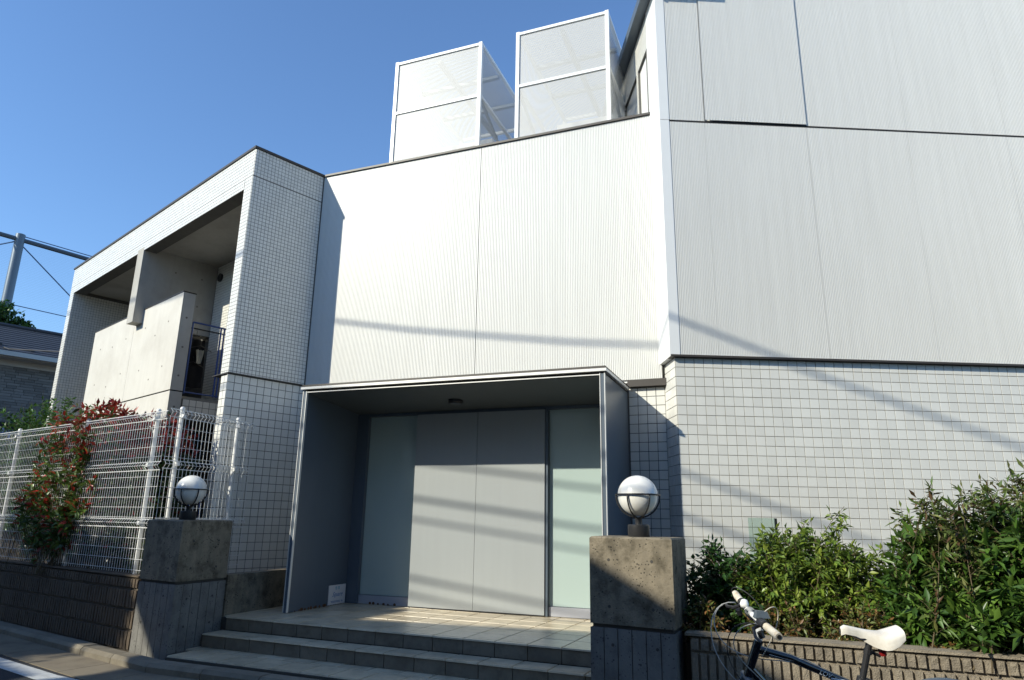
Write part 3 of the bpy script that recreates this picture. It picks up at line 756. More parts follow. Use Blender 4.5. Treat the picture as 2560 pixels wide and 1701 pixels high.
# STEP.d is to the right; +90 deg from it points into the building
def risers(a0, a1, o_, z0, z1, shift=0.0):
    a = a0 - shift
    while a < a1 - .02:
        b0 = max(a, a0); w = min(a + .293, a1) - b0
        key = ('riser', round(w, 3), round(z1 - z0, 3))
        if key not in _plate:
            mb = MB(); h = z1 - z0
            mb.hexa([(0, 0, 0), (w, 0, 0), (w, .012, 0), (0, .012, 0), (0, 0, h), (w, 0, h), (w, .012, h), (0, .012, h)])
            _plate[key] = _mesh(mb, 'riser_tile', 'step_riser', V(0, 0, 0), False)
        inst('riser_tile', _plate[key], stp, STEP.P(b0, o_, z0), STEP.ang())
        a += .30
lay(L_END - .3, R_END + .1, -1.70, -.060, LAND); lay(L_END, R_END + .1, -.060, .0, LAND, name='nosing_tile')
lay(L_END - .02, R_END + .1, .03 - .02, .205, STEP2); lay(L_END - .02, R_END + .1, .205, .265, STEP2, name='nosing_tile')
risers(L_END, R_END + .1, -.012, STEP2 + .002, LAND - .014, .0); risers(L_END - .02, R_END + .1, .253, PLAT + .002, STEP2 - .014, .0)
# apron tiles follow the street edge
AP = Fr((-3.08, 6.75), math.degrees(math.atan2(PR.P(0, .03, 0)[0] + 3.08, PR.P(0, .03, 0)[1] - 6.75)), n=(-1, -1))
for i in range(14):
    for j in range(2):
        w = d = .293
        a = i * .30 - .02 + j * (.16 - .30)
        if a + w > 4.08: w = 4.08 - a
        if w < .05: continue
        d = .293 if j == 0 else .36
        me = plate(round(w, 3), d, .012, 'step_tile', (round(w, 3), d, 'step_tile'))
        inst('apron_tile', me, stp, AP.P(a, -.005 - j * .30, PLAT - .012 + random.uniform(-.0008, .0008)), AP.ang())
# low concrete cheek wall beside the steps on the left
ck = MB(); LS = Fr(PL.P(0, 0, 0)[:2], 21.6, n=(1, -.3))
ck.boxF(LS, .665, 2.15, -.17, -.012, 0, .757)
tag(obj('cheek_wall', ck, 'dark_concrete'), 'low stained concrete wall running from the pillar to the porch', 'wall')

# ------------------------------------------------------------------ pillars
def pillar(fr, side_heading, w, dep, zg, zt, label, name='concrete_pillar'):
    sv = dirh(side_heading)
    def pt(a, b_, z): return fr.o + fr.d * a + sv * b_ + V(0, 0, z)
    c = pt(w / 2, dep / 2, 0)
    t = thing(name, label, 'pillar', (c[0], c[1], 0))
    ch = .012
    def ringz(z, ins): return [pt(ins, ins, z), pt(w - ins, ins, z), pt(w - ins, dep - ins, z), pt(ins, dep - ins, z)]
    mb = MB(); mb.hexa(ringz(zg + .012, .0) + ringz(zt - ch, 0)); mb.hexa(ringz(zt - ch + .0001, 0) + ringz(zt, ch))
    obj('cap_block', mb, 'dark_concrete', t)
    mb = MB(); mb.hexa(ringz(zg - .012, .016) + ringz(zg + .0115, .016)); obj('groove', mb, 'tie_hole', t)
    mb = MB(); mb.hexa(ringz(.0, .012) + ringz(zg - .0125, .012)); obj('core', mb, 'tie_hole', t)
    for side in range(4):       # board-marked lower shaft: each board is a strip standing proud
        L = w if side % 2 == 0 else dep
        n = 6 if L > .55 else 5
        bw_ = L / n
        for k in range(n):
            a0 = k * bw_ + (.003 if k else -.0); a1 = (k + 1) * bw_ - (.003 if k < n - 1 else 0)
            pr_ = random.uniform(-.0025, .0)
            if side == 0: f0 = [pt(a0, -pr_, 0), pt(a1, -pr_, 0), pt(a1, .013, 0), pt(a0, .013, 0)]
            elif side == 2: f0 = [pt(a0, dep - .013, 0), pt(a1, dep - .013, 0), pt(a1, dep + pr_, 0), pt(a0, dep + pr_, 0)]
            else:
                x0, x1 = (w - .013, w + pr_) if side == 1 else (-pr_, .013)
                b0 = max(a0, .014); b1 = min(a1, dep - .014)
                f0 = [pt(x0, b0, 0), pt(x1, b0, 0), pt(x1, b1, 0), pt(x0, b1, 0)]
            h = zg - .0125 - random.uniform(0, .004)
            mb = MB(); mb.hexa(f0 + [p + V(0, 0, h) for p in f0]); obj('board_strip', mb, 'board_concrete', t)
    mb = MB()
    for x in (.24, .76):
        for z in (zt - .16, zg + .13):
            mb.disc(pt(w * x, .002, z), fr.n, .011, .0032, 10)
        for z in (zg - .12, zg - .38):
            mb.disc(pt(w * x + .02, .003, z), fr.n, .011, .0042, 10)
    sn = np.cross(sv, V(0, 0, 1)); right = fr is PR
    if (sn @ fr.d > 0) != right: sn = -sn
    for x in (.25, .75):
        for z in (zt - .2, zg + .13, zg - .15, zg - .4):
            mb.disc(pt(w if right else 0, dep * x, z) - sn * .003, sn, .011, .0042, 10)
    obj('tie_hole', mb, 'tie_hole', t)
    return t
PL.o = V(-3.155, 6.86, 0)
pillar(PL, 21.5, .61, .655, .722, 1.305, 'stained concrete gate pillar at the end of the wire fence')
pillar(PR, 24.7, .615, .49, .647, 1.252, 'mottled concrete gate pillar beside the low block wall')

def lamp(c, label, spin):
    t = thing('globe_lamp', label, 'lamp', tuple(c), 'globe lamps on the gate pillars')
    mb = MB(); mb.lathe(c, [(.078, .001), (.080, .004), (.080, .082), (.074, .088)], 28); obj('base', mb, 'black_metal', t, smooth='auto')
    mb = MB(); mb.lathe(c, [(.024, .088), (.022, .125), (.03, .14)], 14); obj('neck', mb, 'black_metal', t, smooth='auto')
    R = .150; zc = .30
    prof = [(max(.001, R * math.sin(math.pi * k / 20)), zc - R * math.cos(math.pi * k / 20)) for k in range(21)]
    mb = MB(); mb.lathe(c, prof, 36); obj('globe', mb, 'globe', t, smooth=True)
    mb = MB(); Rr = .163
    mb.tube([V(*c) + V(Rr * math.cos(a), Rr * math.sin(a), zc + .005) for a in np.linspace(0, 2 * math.pi, 41)[:-1]], .0065, 6, closed=True)
    obj('ring', mb, 'black_metal', t, smooth=True)
    for k in range(6):
        a = spin + k * math.pi / 3
        pts = [V(*c) + V(Rr * math.cos(b) * math.cos(a), Rr * math.cos(b) * math.sin(a), zc - Rr * math.sin(b)) for b in np.linspace(0, 1.42, 10)]
        mb = MB(); mb.tube(pts, .0062, 6); obj('cage_rib', mb, 'black_metal', t, smooth=True)
lamp(PL.o + PL.d * .30 + dirh(21.5) * .27 + V(0, 0, 1.305), 'white globe lamp in a black cage before the wire fence', .35)
lamp(PR.o + PR.d * .315 + dirh(24.7) * .25 + V(0, 0, 1.252), 'white globe lamp in a black cage before the shaded tiles', .9)

# ------------------------------------------------------------------ block walls
def ribbed_block(w, h, t, m, rib=.058, key=None):
    """split-rib block: front ribs facing local -Y"""
    mb = MB(); n = max(2, round(w / rib)); rw = w / n
    mb.box(0, w, .02, t, 0, h)
    r = random.Random(int(w * 1000) + int(h * 977))
    for k in range(n):
        x0 = k * rw + .005; x1 = (k + 1) * rw - .005
        q = [(x0, .0215, .004), (x1, .0215, .004), (x1, .0215, h - .004), (x0, .0215, h - .004)]
        j = lambda: r.uniform(-.004, .004)
        m_ = [(x0 + .004, j(), .008), (x1 - .004, j(), .008), (x1 - .004, j(), h * .5), (x1 - .004, j(), h - .008), (x0 + .004, j(), h - .008), (x0 + .004, j(), h * .5)]
        mb.add(q + m_, [(4, 5, 6, 9), (9, 6, 7, 8), (0, 1, 5, 4), (1, 2, 7, 6, 5), (2, 3, 8, 7), (3, 0, 4, 9, 8)])
    return _mesh(mb, 'block', m, V(0, 0, 0), False)
def block_wall(name, label, fr, length, courses, m, face_dir_ang, backwards):
    c = fr.P(length / 2, -.08, 0)
    t = thing(name, label, 'wall', (c[0], c[1], 0))
    core = MB(); core.boxF(fr, .0, length, -.14, -.026, 0, courses[-1][1] - .012); obj('core', core, 'mortar', t)
    cache = {}
    for i, (z0, z1) in enumerate(courses):
        a = -.2 if i % 2 else 0.0
        while a < length:
            a0 = max(a, 0.0); a1 = min(a + .392, length)
            if a1 - a0 > .05:
                key = (round(a1 - a0, 2), round(z1 - z0, 3), random.randint(0, 2))
                if key not in cache: cache[key] = ribbed_block(a1 - a0, z1 - z0 - .008, .15, m)
                # local +X must run along so that local -Y is outward
                if backwards: p = fr.P(a1, .0, z0); ang = fr.ang() + math.pi
                else: p = fr.P(a0, .0, z0); ang = fr.ang()
                inst('block', cache[key], t, p, ang)
            a += .40
    return t
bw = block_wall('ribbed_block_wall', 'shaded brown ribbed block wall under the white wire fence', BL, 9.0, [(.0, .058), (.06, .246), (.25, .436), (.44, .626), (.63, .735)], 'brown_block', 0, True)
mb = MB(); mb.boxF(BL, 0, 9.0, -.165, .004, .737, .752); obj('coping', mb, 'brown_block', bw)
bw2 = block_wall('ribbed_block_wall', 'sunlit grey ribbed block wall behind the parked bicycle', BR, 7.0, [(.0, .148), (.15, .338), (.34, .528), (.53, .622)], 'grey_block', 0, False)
mb = MB(); mb.boxF(BR, -.03, 7.0, -.165, .006, .624, .640); obj('coping', mb, 'grey_block', bw2)

# ------------------------------------------------------------------ wire fence
def mesh_panel(fr, s0, s1, z0, z1, out, parent):
    mb = MB(); H = z1 - z0
    folds = [z1 - .035, z0 + H * .655, z0 + H * .30]
    prof = [(z0, 0.0)]
    for f in sorted(folds):
        prof += [(f - .045, 0.0), (f, .032), (f + .035 if f > folds[0] - .01 else f + .045, 0.0)]
    n = int((s1 - s0) / .052)
    for k in range(n + 1):
        s = s0 + (s1 - s0) * k / n
        mb.tube([fr.P(s, out + p[1], p[0]) for p in prof], .0031, 4, caps=False)
    zs = set()
    z = z0 + .03
    while z < z1 - .1: zs.add(round(z, 3)); z += .105
    for f in folds:
        for dz in (-.045, .04): zs.add(round(f + dz, 3))
    hz = [(z, 0.0) for z in zs if all(abs(z - f) > .039 for f in folds)] + [(f, .034) for f in folds] + [(z1, 0.0)]
    for f in folds: hz += [(f - .05, .0), (f + .035, .002)]
    for z, o_ in hz:
        mb.tube([fr.P(s0 - .01, out + o_, z), fr.P(s1 + .01, out + o_, z)], .0023, 4)
    o = obj('wire_panel', mb, 'fence_white', parent)
    return o
def fence(fr, label, spans, posts, z0, z1, out):
    c = fr.P((spans[0][0] + spans[-1][1]) / 2, out, z0)
    t = thing('wire_fence', label, 'fence', tuple(c), 'white wire mesh fence runs')
    for a, b in spans: mesh_panel(fr, a, b, z0, z1, out, t)
    for s in posts:
        mb = MB(); mb.tube([fr.P(s, out - .035, z0 - .03), fr.P(s, out - .035, z1 + .015)], .023, 10); mb.lathe(fr.P(s, out - .035, z1 + .012), [(.026, 0), (.026, .02), (.018, .032), (.004, .036)], 10)
        o = obj('post', mb, 'fence_white', t, smooth='auto')
        for z in (z1 - .06, z0 + (z1 - z0) * .66, z0 + (z1 - z0) * .3):
            mb = MB(); mb.boxF(fr, s - .02, s + .02, out - .016, out + .012, z - .02, z + .02); obj('clamp', mb, 'fence_white', o)
    return t
fence(BL, 'white wire mesh fence on the brown block wall along the street', [(.02, 2.0), (2.02, 4.0), (4.02, 6.0), (6.02, 8.0)], [.27, 1.88, 3.88, 5.9, 7.9], .765, 2.43, -.06)
FS = Fr(BL.P(.0, -.06, 0)[:2], 21.6, n=(1, -.3))
fence(FS, 'white wire mesh fence turning back beside the tiled flank', [(.03, 1.285)], [.21, 1.06], .765, 2.46, 0.0)

# ------------------------------------------------------------------ foliage
def leaves_mesh(name, P, D, Nn, ln, wd, cols, parent, fold=.18):
    """one folded 4-vertex leaf per entry: base P, direction D, normal Nn"""
    n = len(P)
    D = D / (np.linalg.norm(D, axis=1, keepdims=True) + 1e-9)
    Sd = np.cross(D, Nn); Sd /= np.linalg.norm(Sd, axis=1, keepdims=True) + 1e-9
    N2 = np.cross(Sd, D)
    ln = ln[:, None]; wd = wd[:, None]
    v = np.empty((n, 4, 3))
    v[:, 0] = P
    v[:, 1] = P + D * ln * .45 + Sd * wd * .5 + N2 * wd * fold
    v[:, 2] = P + D * ln - N2 * ln * .12
    v[:, 3] = P + D * ln * .45 - Sd * wd * .5 + N2 * wd * fold
    me = bpy.data.meshes.new(name)
    me.vertices.add(n * 4); me.vertices.foreach_set('co', (v.reshape(-1, 3) - BASE[parent.name]).ravel())
    idx = np.arange(n)[:, None] * 4
    tri = np.concatenate([idx + np.array([[0, 1, 2]]), idx + np.array([[0, 2, 3]])], 1).reshape(-1)
    me.loops.add(len(tri)); me.loops.foreach_set('vertex_index', tri.astype(np.int32))
    me.polygons.add(n * 2); me.polygons.foreach_set('loop_start', np.arange(n * 2, dtype=np.int32) * 3)
    me.update(calc_edges=True)
    ca = me.color_attributes.new('Col', 'FLOAT_COLOR', 'POINT')
    c4 = np.ones((n * 4, 4)); c4[:, :3] = np.repeat(cols, 4, axis=0)
    ca.data.foreach_set('color', c4.ravel())
    me.materials.append(MATS['leaf'])
    o = bpy.data.objects.new(name, me); C.objects.link(o); o.parent = parent; BASE[o.name] = BASE[parent.name]; o['kind'] = 'stuff'
    return o
def bush(name, label, base, targets, leaf=(.05, .018), twigs=9, per_twig=7, twig_len=.16, palette=None, droop=.35, seed=1, group=None, cat='shrub',
         tip=None, stem_r=.006, spread=.12, upward=.3, start=.3):
    r = np.random.default_rng(seed)
    t = thing(name, label, cat, tuple(base), group)
    st = MB(); P = []; D = []; Nn = []; L = []; Wd = []; Cc = []
    base = V(*base)
    for tg in targets:
        tg = V(*tg); b = base + V(*(r.uniform(-1, 1, 2) * spread), 0)
        if abs(tg[0] - base[0]) > .8 or abs(tg[1] - base[1]) > .8: b = V(tg[0] + r.uniform(-.2, .2), tg[1] + r.uniform(-.2, .2), base[2])
        mid_ = b * .45 + tg * .55 + V(r.uniform(-.06, .06), r.uniform(-.06, .06), upward * np.linalg.norm(tg - b) * .3)
        ts = np.linspace(0, 1, 7)
        path = [b * (1 - q) ** 2 + 2 * mid_ * q * (1 - q) + tg * q * q for q in ts]
        st.tube(path, [stem_r * (1 - .75 * q) for q in ts], 4, caps=False)
        for k in range(twigs):
            q = start + (1 - start) * (k + r.uniform(0, 1)) / twigs
            p0 = b * (1 - q) ** 2 + 2 * mid_ * q * (1 - q) + tg * q * q
            tan = 2 * (1 - q) * (mid_ - b) + 2 * q * (tg - mid_); tan /= np.linalg.norm(tan) + 1e-9
            rd = r.normal(size=3); rd -= tan * (rd @ tan); rd /= np.linalg.norm(rd)
            td = tan * .55 + rd * .8 + V(0, 0, .15); td /= np.linalg.norm(td)
            tl = twig_len * r.uniform(.5, 1.2) * (1.15 - .5 * q)
            if k == twigs - 1: p0, td, tl = path[-2], tan, twig_len
            st.tube([p0, p0 + td * tl * .6, p0 + td * tl + V(0, 0, -tl * .1)], [stem_r * .35, stem_r * .25, stem_r * .12], 3, caps=False)
            shade = r.uniform(.75, 1.2)
            for m_ in range(per_twig):
                s = (m_ + .6) / per_twig
                pp = p0 + td * tl * s + V(0, 0, -tl * .1 * s)
                ax = r.normal(size=3); ax -= td * (ax @ td); ax /= np.linalg.norm(ax)
                dd = td * .6 + ax * .9 + V(0, 0, -droop * r.uniform(.2, 1.2))
                if m_ == per_twig - 1: dd = td + V(0, 0, -droop * .4)
                nn = V(0, 0, 1) + r.normal(size=3) * .45
                P.append(pp); D.append(dd); Nn.append(nn); L.append(leaf[0] * r.uniform(.65, 1.25)); Wd.append(leaf[1] * r.uniform(.7, 1.25))
                pal = palette(r, pp, q, s) if callable(palette) else palette[r.integers(len(palette))]
                Cc.append(np.array(pal) * shade * r.uniform(.8, 1.2))
    obj('stems', st, 'stem', t)
    leaves_mesh('foliage', np.array(P), np.array(D), np.array(Nn), np.array(L), np.array(Wd), np.clip(np.array(Cc), 0, .9), t)
    return t
def dome(n, c, rx, ry, h, seed, zmin=.35, shell=.55):
    r = np.random.default_rng(seed); out = []
    while len(out) < n:
        u = r.uniform(-1, 1, 2); q = u @ u
        if q > 1: continue
        z = math.sqrt(1 - q) * h * r.uniform(shell, 1.05)
        if z < zmin * h * .6: z = zmin * h * r.uniform(.5, 1)
        out.append((c[0] + u[0] * rx, c[1] + u[1] * ry, c[2] + z))
    return out
GREEN = [(.135, .20, .03), (.18, .26, .035), (.10, .17, .026), (.23, .29, .045)]
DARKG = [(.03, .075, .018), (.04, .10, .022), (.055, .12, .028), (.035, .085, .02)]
OLIVE = [(.12, .16, .04), (.10, .14, .032), (.15, .16, .045), (.08, .13, .028)]
def pal_photinia(r, p, q, s):
    if r.uniform() < .14 + .62 * max(0, (p[2] - 1.9)) + .22 * (q > .8): return [(.38, .035, .022), (.30, .028, .022), (.34, .07, .03)][r.integers(3)]
    return [(.09, .15, .03), (.07, .13, .028), (.12, .18, .04), (.06, .11, .025)][r.integers(4)]
# left: photinia hedge pushing through the fence, second clump behind, dark evergreen further along
h1 = [BL.P(1.95 + random.uniform(-.62, 1.0), -.16 + random.uniform(-.45, .20), random.uniform(1.0, 2.78)) for _ in range(160)]
bush('photinia_shrub', 'red tipped photinia pushing through the wire fence', BL.P(2.0, -.28, .66), h1, (.095, .042), 11, 8, .2, pal_photinia, .25, 3, 'photinia shrubs behind the fence', spread=.3)
h2 = [BL.P(1.15 + random.uniform(-.62, .7), -.48 + random.uniform(-.26, .25), random.uniform(1.0, 2.78 - .35 * random.random())) for _ in range(170)]
bush('photinia_shrub', 'dark red photinia behind the fence before the concrete parapet wall', BL.P(1.15, -.5, .66), h2, (.10, .045), 10, 8, .2, lambda r, p, q, s: ((.24, .03, .025) if r.uniform() < .75 * (p[2] > 2.0) + .08 else (.045, .08, .025)), .25, 5, 'photinia shrubs behind the fence', spread=.35)
h3 = [BL.P(5.9 + random.uniform(-1.5, 1.3), -1.0 + random.uniform(-.5, .4), random.uniform(1.3, 3.45 - .3 * random.random())) for _ in range(150)]
bush('evergreen_shrub', 'dense green evergreen shrub rising over the far fence', BL.P(5.9, -1.0, .66), h3, (.085, .04), 10, 8, .2, [(.05, .12, .025), (.07, .16, .03), (.04, .10, .02), (.09, .19, .035)], .3, 8, spread=.5)
for k, (s, o_, lb) in enumerate(((.55, -.30, 'leafy low plant at the fence foot next to the stained pillar'), (1.1, -.45, 'low plant at the fence foot below the dark red photinia'), (2.6, -.30, 'low plant at the fence foot beside the red tipped photinia stems'), (3.3, -.35, 'pale low plant at the fence foot below the evergreen shrub'))):
    g = [BL.P(s + random.uniform(-.3, .3), o_ + random.uniform(-.12, .12), random.uniform(.78, 1.2)) for _ in range(22)]
    bush('undergrowth_plant', lb, BL.P(s, o_, .66), g, (.055, .022), 6, 6, .1, [(.14, .22, .05), (.10, .17, .04), (.18, .21, .06)], .3, 20 + k, 'low plants along the fence foot')
# right: shrubs in the planting bed
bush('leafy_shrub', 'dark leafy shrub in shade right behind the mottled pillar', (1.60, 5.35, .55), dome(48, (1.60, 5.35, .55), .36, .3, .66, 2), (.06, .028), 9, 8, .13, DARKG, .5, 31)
bush('leafy_shrub', 'bright green arching shrub before the tiled wall', (2.25, 5.35, .55), dome(170, (2.25, 5.35, .55), .78, .42, .80, 4) + [(1.98, 5.35, 1.28), (2.55, 5.35, 1.42), (2.58, 5.4, 1.5), (2.2, 5.3, 1.31), (2.9, 5.3, 1.28)], (.062, .024), 11, 8, .13, GREEN, .55, 32, spread=.3)
bush('leafy_shrub', 'upright green shrub between the bright shrub and the tall bush', (3.02, 5.25, .55), dome(46, (3.02, 5.25, .55), .26, .22, .88, 6), (.06, .024), 9, 8, .12, GREEN, .45, 33, spread=.12)
bush('tall_bush', 'big dense bush with long glossy dark green leaves', (3.72, 4.55, .55), dome(300, (3.75, 4.6, .55), .95, .6, 1.12, 9, shell=.35) + dome(130, (3.05, 4.85, .55), .50, .35, .92, 19, shell=.3), (.105, .036), 9, 8, .17, [(.06, .13, .022), (.085, .17, .028), (.12, .21, .034), (.045, .10, .02)], .55, 34, spread=.4)
tops = [(x_, 4.85 + random.uniform(-.3, .25), 1.18 + .30 * (x_ - 2.8) + random.uniform(0, .42)) for x_ in [3.30 + random.uniform(-.55, 1.4) for _ in range(120)]] + [(3.95, 4.95, 2.12), (4.02, 4.9, 2.02), (3.0, 4.9, 1.52), (2.95, 4.95, 1.46)]
bush('tall_bush', 'wispy brownish shoots with narrow leaves above the big bush', (3.8, 4.95, .55), tops, (.078, .021), 11, 7, .16, lambda r, p, q, s: (OLIVE[r.integers(4)] if r.uniform() < .85 else (.13, .075, .035)), .35, 35, spread=.4, start=.18)
bush('drooping_plant', 'green plant with a tuft of narrow drooping leaves', (3.08, 5.05, .55), [(3.08 + random.uniform(-.09, .09), 5.05 + random.uniform(-.08, .08), 1.32 + random.uniform(-.2, .08)) for _ in range(12)], (.10, .014), 6, 9, .08, [(.07, .18, .03), (.09, .21, .035)], 1.1, 36, spread=.05, start=.5)
for k, (x, y, sx, lb) in enumerate(((1.40, 5.15, .2, 'yellowing low plant at the foot of the mottled pillar'), (1.85, 4.98, .25, 'low plant on the block wall top behind the bicycle handlebar'), (2.35, 4.82, .3, 'low plant on the block wall top below the bright green shrub'), (2.9, 4.62, .3, 'low plant on the block wall top beyond the white saddle'), (3.5, 4.35, .3, 'low plant on the block wall top below the big dense bush'))):
    bush('undergrowth_plant', lb, (x, y, .55), dome(30, (x, y, .55), sx, .14, .30, 50 + k), (.038, .018), 6, 7, .08, [(.20, .17, .05), (.13, .16, .04), (.22, .11, .04), (.10, .13, .035)], .3, 60 + k, 'low plants behind the low block wall')

# upright sheet of glass among the shrubs
gs = thing('glass_plate', 'upright glass plate with a dark edge standing among the shrubs', 'glass plate', (2.02, 5.6, .55))
GF = Fr((1.905, 5.62), 96, n=(0, -1))
mb = MB(); mb.boxF(GF, .0, .205, -.006, .0, .55, 1.405); obj('pane', mb, 'sheet_glass', gs)
mb = MB(); mb.boxF(GF, .2055, .222, -.014, .006, .55, 1.403); obj('edge_strip', mb, 'dark_edge', gs)

# ------------------------------------------------------------------ bicycle (front wheel to the left, leaning towards the street on its stand)
bk = thing('bicycle', 'black city bicycle with white saddle and grips parked at the low wall', 'bicycle', (1.5, 3.58, 0))
LEAN = rad(12); cl_, sl_ = math.cos(LEAN), math.sin(LEAN); YB = 3.60
def B(x, z, q=0.0): return V(x, YB - z * sl_ - q * cl_, z * cl_ - q * sl_)
FA, RA, WR = (.985, .345), (1.985, .345), .335
_B0 = B
def B(x, z, q=0.0): return _B0(x + .035, z - .008, q)
def wheel(ax, steer=0.0, fender=False):
    w = thing('wheel', None, None, (1.5, 3.58, 0)); w.parent = bk; w.location = (0, 0, 0)
    def ring(R, q=0.0, n=44): return [B(ax[0] + R * math.cos(a) * math.cos(steer), ax[1] + R * math.sin(a), q + R * math.cos(a) * math.sin(steer)) for a in np.linspace(0, 2 * math.pi, n + 1)[:-1]]
    mb = MB(); mb.tube(ring(WR - .016), .0165, 8, closed=True); obj('tyre', mb, 'rubber', w, smooth=True)
    mb = MB(); mb.tube(ring(WR - .040), .011, 6, closed=True); obj('rim', mb, 'black_metal', w, smooth=True)
    mb = MB(); mb.tube([B(ax[0], ax[1], -.045), B(ax[0], ax[1], .045)], .02, 10); obj('hub', mb, 'chrome', w)
    mb = MB()
    for k in range(28):
        a = 2 * math.pi * k / 28; s = .03 * (1 if k % 2 else -1); R = WR - .045
        mb.tube([B(ax[0] + .018 * math.cos(a + .8), ax[1] + .018 * math.sin(a + .8), s), B(ax[0] + R * math.cos(a) * math.cos(steer), ax[1] + R * math.sin(a), R * math.cos(a) * math.sin(steer))], .0011, 3, caps=False)
    obj('spokes', mb, 'chrome', w)
wheel(FA); wheel(RA)
hd_t, hd_b = (1.135, .86), (1.085, .70)
fr_ = MB()
fr_.tube([B(*hd_b), B(*hd_t)], .021, 12)
fr_.tube([B(1.12, .825), B(1.28, .785), B(1.60, .655)], [.020, .018, .016], 12)      # top tube
fr_.tube([B(1.095, .735), B(1.30, .52), B(1.50, .29)], [.022, .021, .020], 12)       # down tube
fr_.tube([B(1.50, .29), B(1.618, .69)], .0175, 12)                                   # seat tube
for q in (.045, -.045):
    fr_.tube([B(1.50, .29, q * .5), B(1.985, .345, q * 1.3)], .010, 8); fr_.tube([B(1.605, .66, q * .4), B(1.985, .345, q * 1.3)], .009, 8)
obj('frame', fr_, 'bike_black', bk, smooth='auto')
mb = MB()
for q in (.05, -.05): mb.tube([B(1.08, .69, q * .55), B(1.055, .62, q), B(.985, .345, q)], [.016, .014, .009], 8)
mb.tube([B(1.08, .69, .05), B(1.08, .69, -.05)], .014, 8)
obj('fork', mb, 'galvanised', bk, smooth='auto')
mb = MB(); mb.tube([B(1.615, .68), B(1.655, .885)], .0145, 12); obj('seat_post', mb, 'black_metal', bk)
mb = MB(); mb.tube([B(1.612, .675), B(1.618, .70)], .024, 12); mb.tube([B(1.625, .69, -.01), B(1.69, .675, .02), B(1.725, .672, .02)], .011, 8); mb.tube([B(1.642, .81), B(1.646, .83)], .019, 10); mb.tube([B(1.646, .822), B(1.70, .80)], .008, 6)
obj('seat_clamp', mb, 'black_metal', bk, smooth='auto')
mb = MB(); mb.tube([B(1.70, .865, .0), B(1.715, .805, .0)], .016, 10); obj('rear_reflector', mb, 'red_plastic', bk, smooth='auto')
# saddle: lofted top skin with skirt
sad = MB(); ns, nc = 17, 11; pts = []
for i in range(ns):
    u = i / (ns - 1); x = 1.515 + .275 * u
    hw = .015 + .005 * u if u < .32 else .017 + .046 * min(1, ((u - .32) / .42)) ** 1.25
    if u > .88: hw *= 1 - 1.5 * (u - .88) ** 1.1
    if u < .06: hw *= .5 + u / .12
    zt = .928 + .022 * math.cos(u * math.pi * 1.0) * .6 + (.020 * max(0, u - .7) / .3) - .012 * math.sin(u * math.pi)
    if u < .06: zt -= .012 * (1 - u / .06)
    dep = .030 + .030 * max(0, math.sin((u - .25) * math.pi / .8)) if u > .25 else .030
    for j in range(nc):
        a = -1 + 2 * j / (nc - 1)
        pts.append(B(x, zt - dep * abs(a) ** 2.6, hw * math.sin(a * math.pi / 2)))
sad.add(pts, [(i * nc + j, i * nc + j + 1, (i + 1) * nc + j + 1, (i + 1) * nc + j) for i in range(ns - 1) for j in range(nc - 1)])
sad.add([p - V(0, 0, .006) for p in pts], [((i + 1) * nc + j, (i + 1) * nc + j + 1, i * nc + j + 1, i * nc + j) for i in range(ns - 1) for j in range(nc - 1)])
sdl = obj('saddle', sad, 'saddle_white', bk, smooth=True)
mb = MB()
for q in (.02, -.02): mb.tube([B(1.54, .905, q * .4), B(1.60, .882, q), B(1.70, .882, q), B(1.77, .91, q * 1.8)], .0045, 6)
obj('saddle_rail', mb, 'black_metal', sdl)
# handlebar: flat bar, slightly swept
HB = (1.10, .985)
def H(q, dx=0.0, dz=0.0): return B(HB[0] + dx + .10 * abs(q) ** 1.3, HB[1] + dz, q)
mb = MB(); mb.tube([B(1.135, .86), B(1.142, .955)], .017, 10); mb.tube([B(1.142, .95), B(1.10, .985)], .02, 10); obj('stem', mb, 'smooth_white', bk, smooth='auto')
mb = MB(); mb.tube([H(q) for q in np.linspace(-.27, .27, 15)], .0125, 10); obj('handlebar', mb, 'smooth_white', bk, smooth=True)
mb = MB(); mb.tube([H(-.02), H(.02)], .024, 12); obj('bar_clamp', mb, 'chrome', bk, smooth='auto')
for s in (-1, 1):
    mb = MB(); mb.tube([H(s * q) for q in np.linspace(.165, .285, 6)], [.0165, .0175, .017, .0175, .0175, .0165], 12); g = obj('grip', mb, 'grip_white', bk, smooth='auto')
    mb = MB(); mb.tube([H(s * .2853), H(s * .287)], .010, 10); obj('bar_end', mb, 'black_gap', g)
    mb = MB(); mb.tube([H(s * .125), H(s * .158)], .021, 10); mb.tube([H(s * .13), H(s * .135, -.045, -.02), H(s * .20, -.062, -.035), H(s * .245, -.055, -.04)], [.008, .009, .007, .006], 7); mb.tube([H(s * .10), H(s * .123)], .019, 10)
    mb.tube([H(s * .145, -.02, -.03), H(s * .15, -.01, -.055)], .014, 8)
    obj('brake_lever', mb, 'black_metal', bk, smooth='auto')
mb = MB(); mb.lathe(H(-.07, -.01, .02), [(.018, -.015), (.022, 0), (.014, .018), (.002, .022)], 12); obj('bell', mb, 'smooth_white', bk, smooth=True)
mb = MB(); c = H(.085, .01, .022)
mb.hexa([c + V(-.03, -.022, -.012), c + V(.035, -.022, -.012), c + V(.035, .022, -.012), c + V(-.03, .022, -.012), c + V(-.02, -.016, .02), c + V(.025, -.016, .016), c + V(.025, .016, .016), c + V(-.02, .016, .02)])
obj('gear_shifter', mb, 'galvanised', bk)
def cable(pts, m='cable_grey', r=.0024):
    ts = np.linspace(0, 1, 22); n = len(pts) - 1; out = []
    for t in ts:
        p = V(0, 0, 0)
        for i, q in enumerate(pts): p = p + math.comb(n, i) * (1 - t) ** (n - i) * t ** i * V(*q)
        out.append(p)
    mb = MB(); mb.tube(out, r, 5); return mb
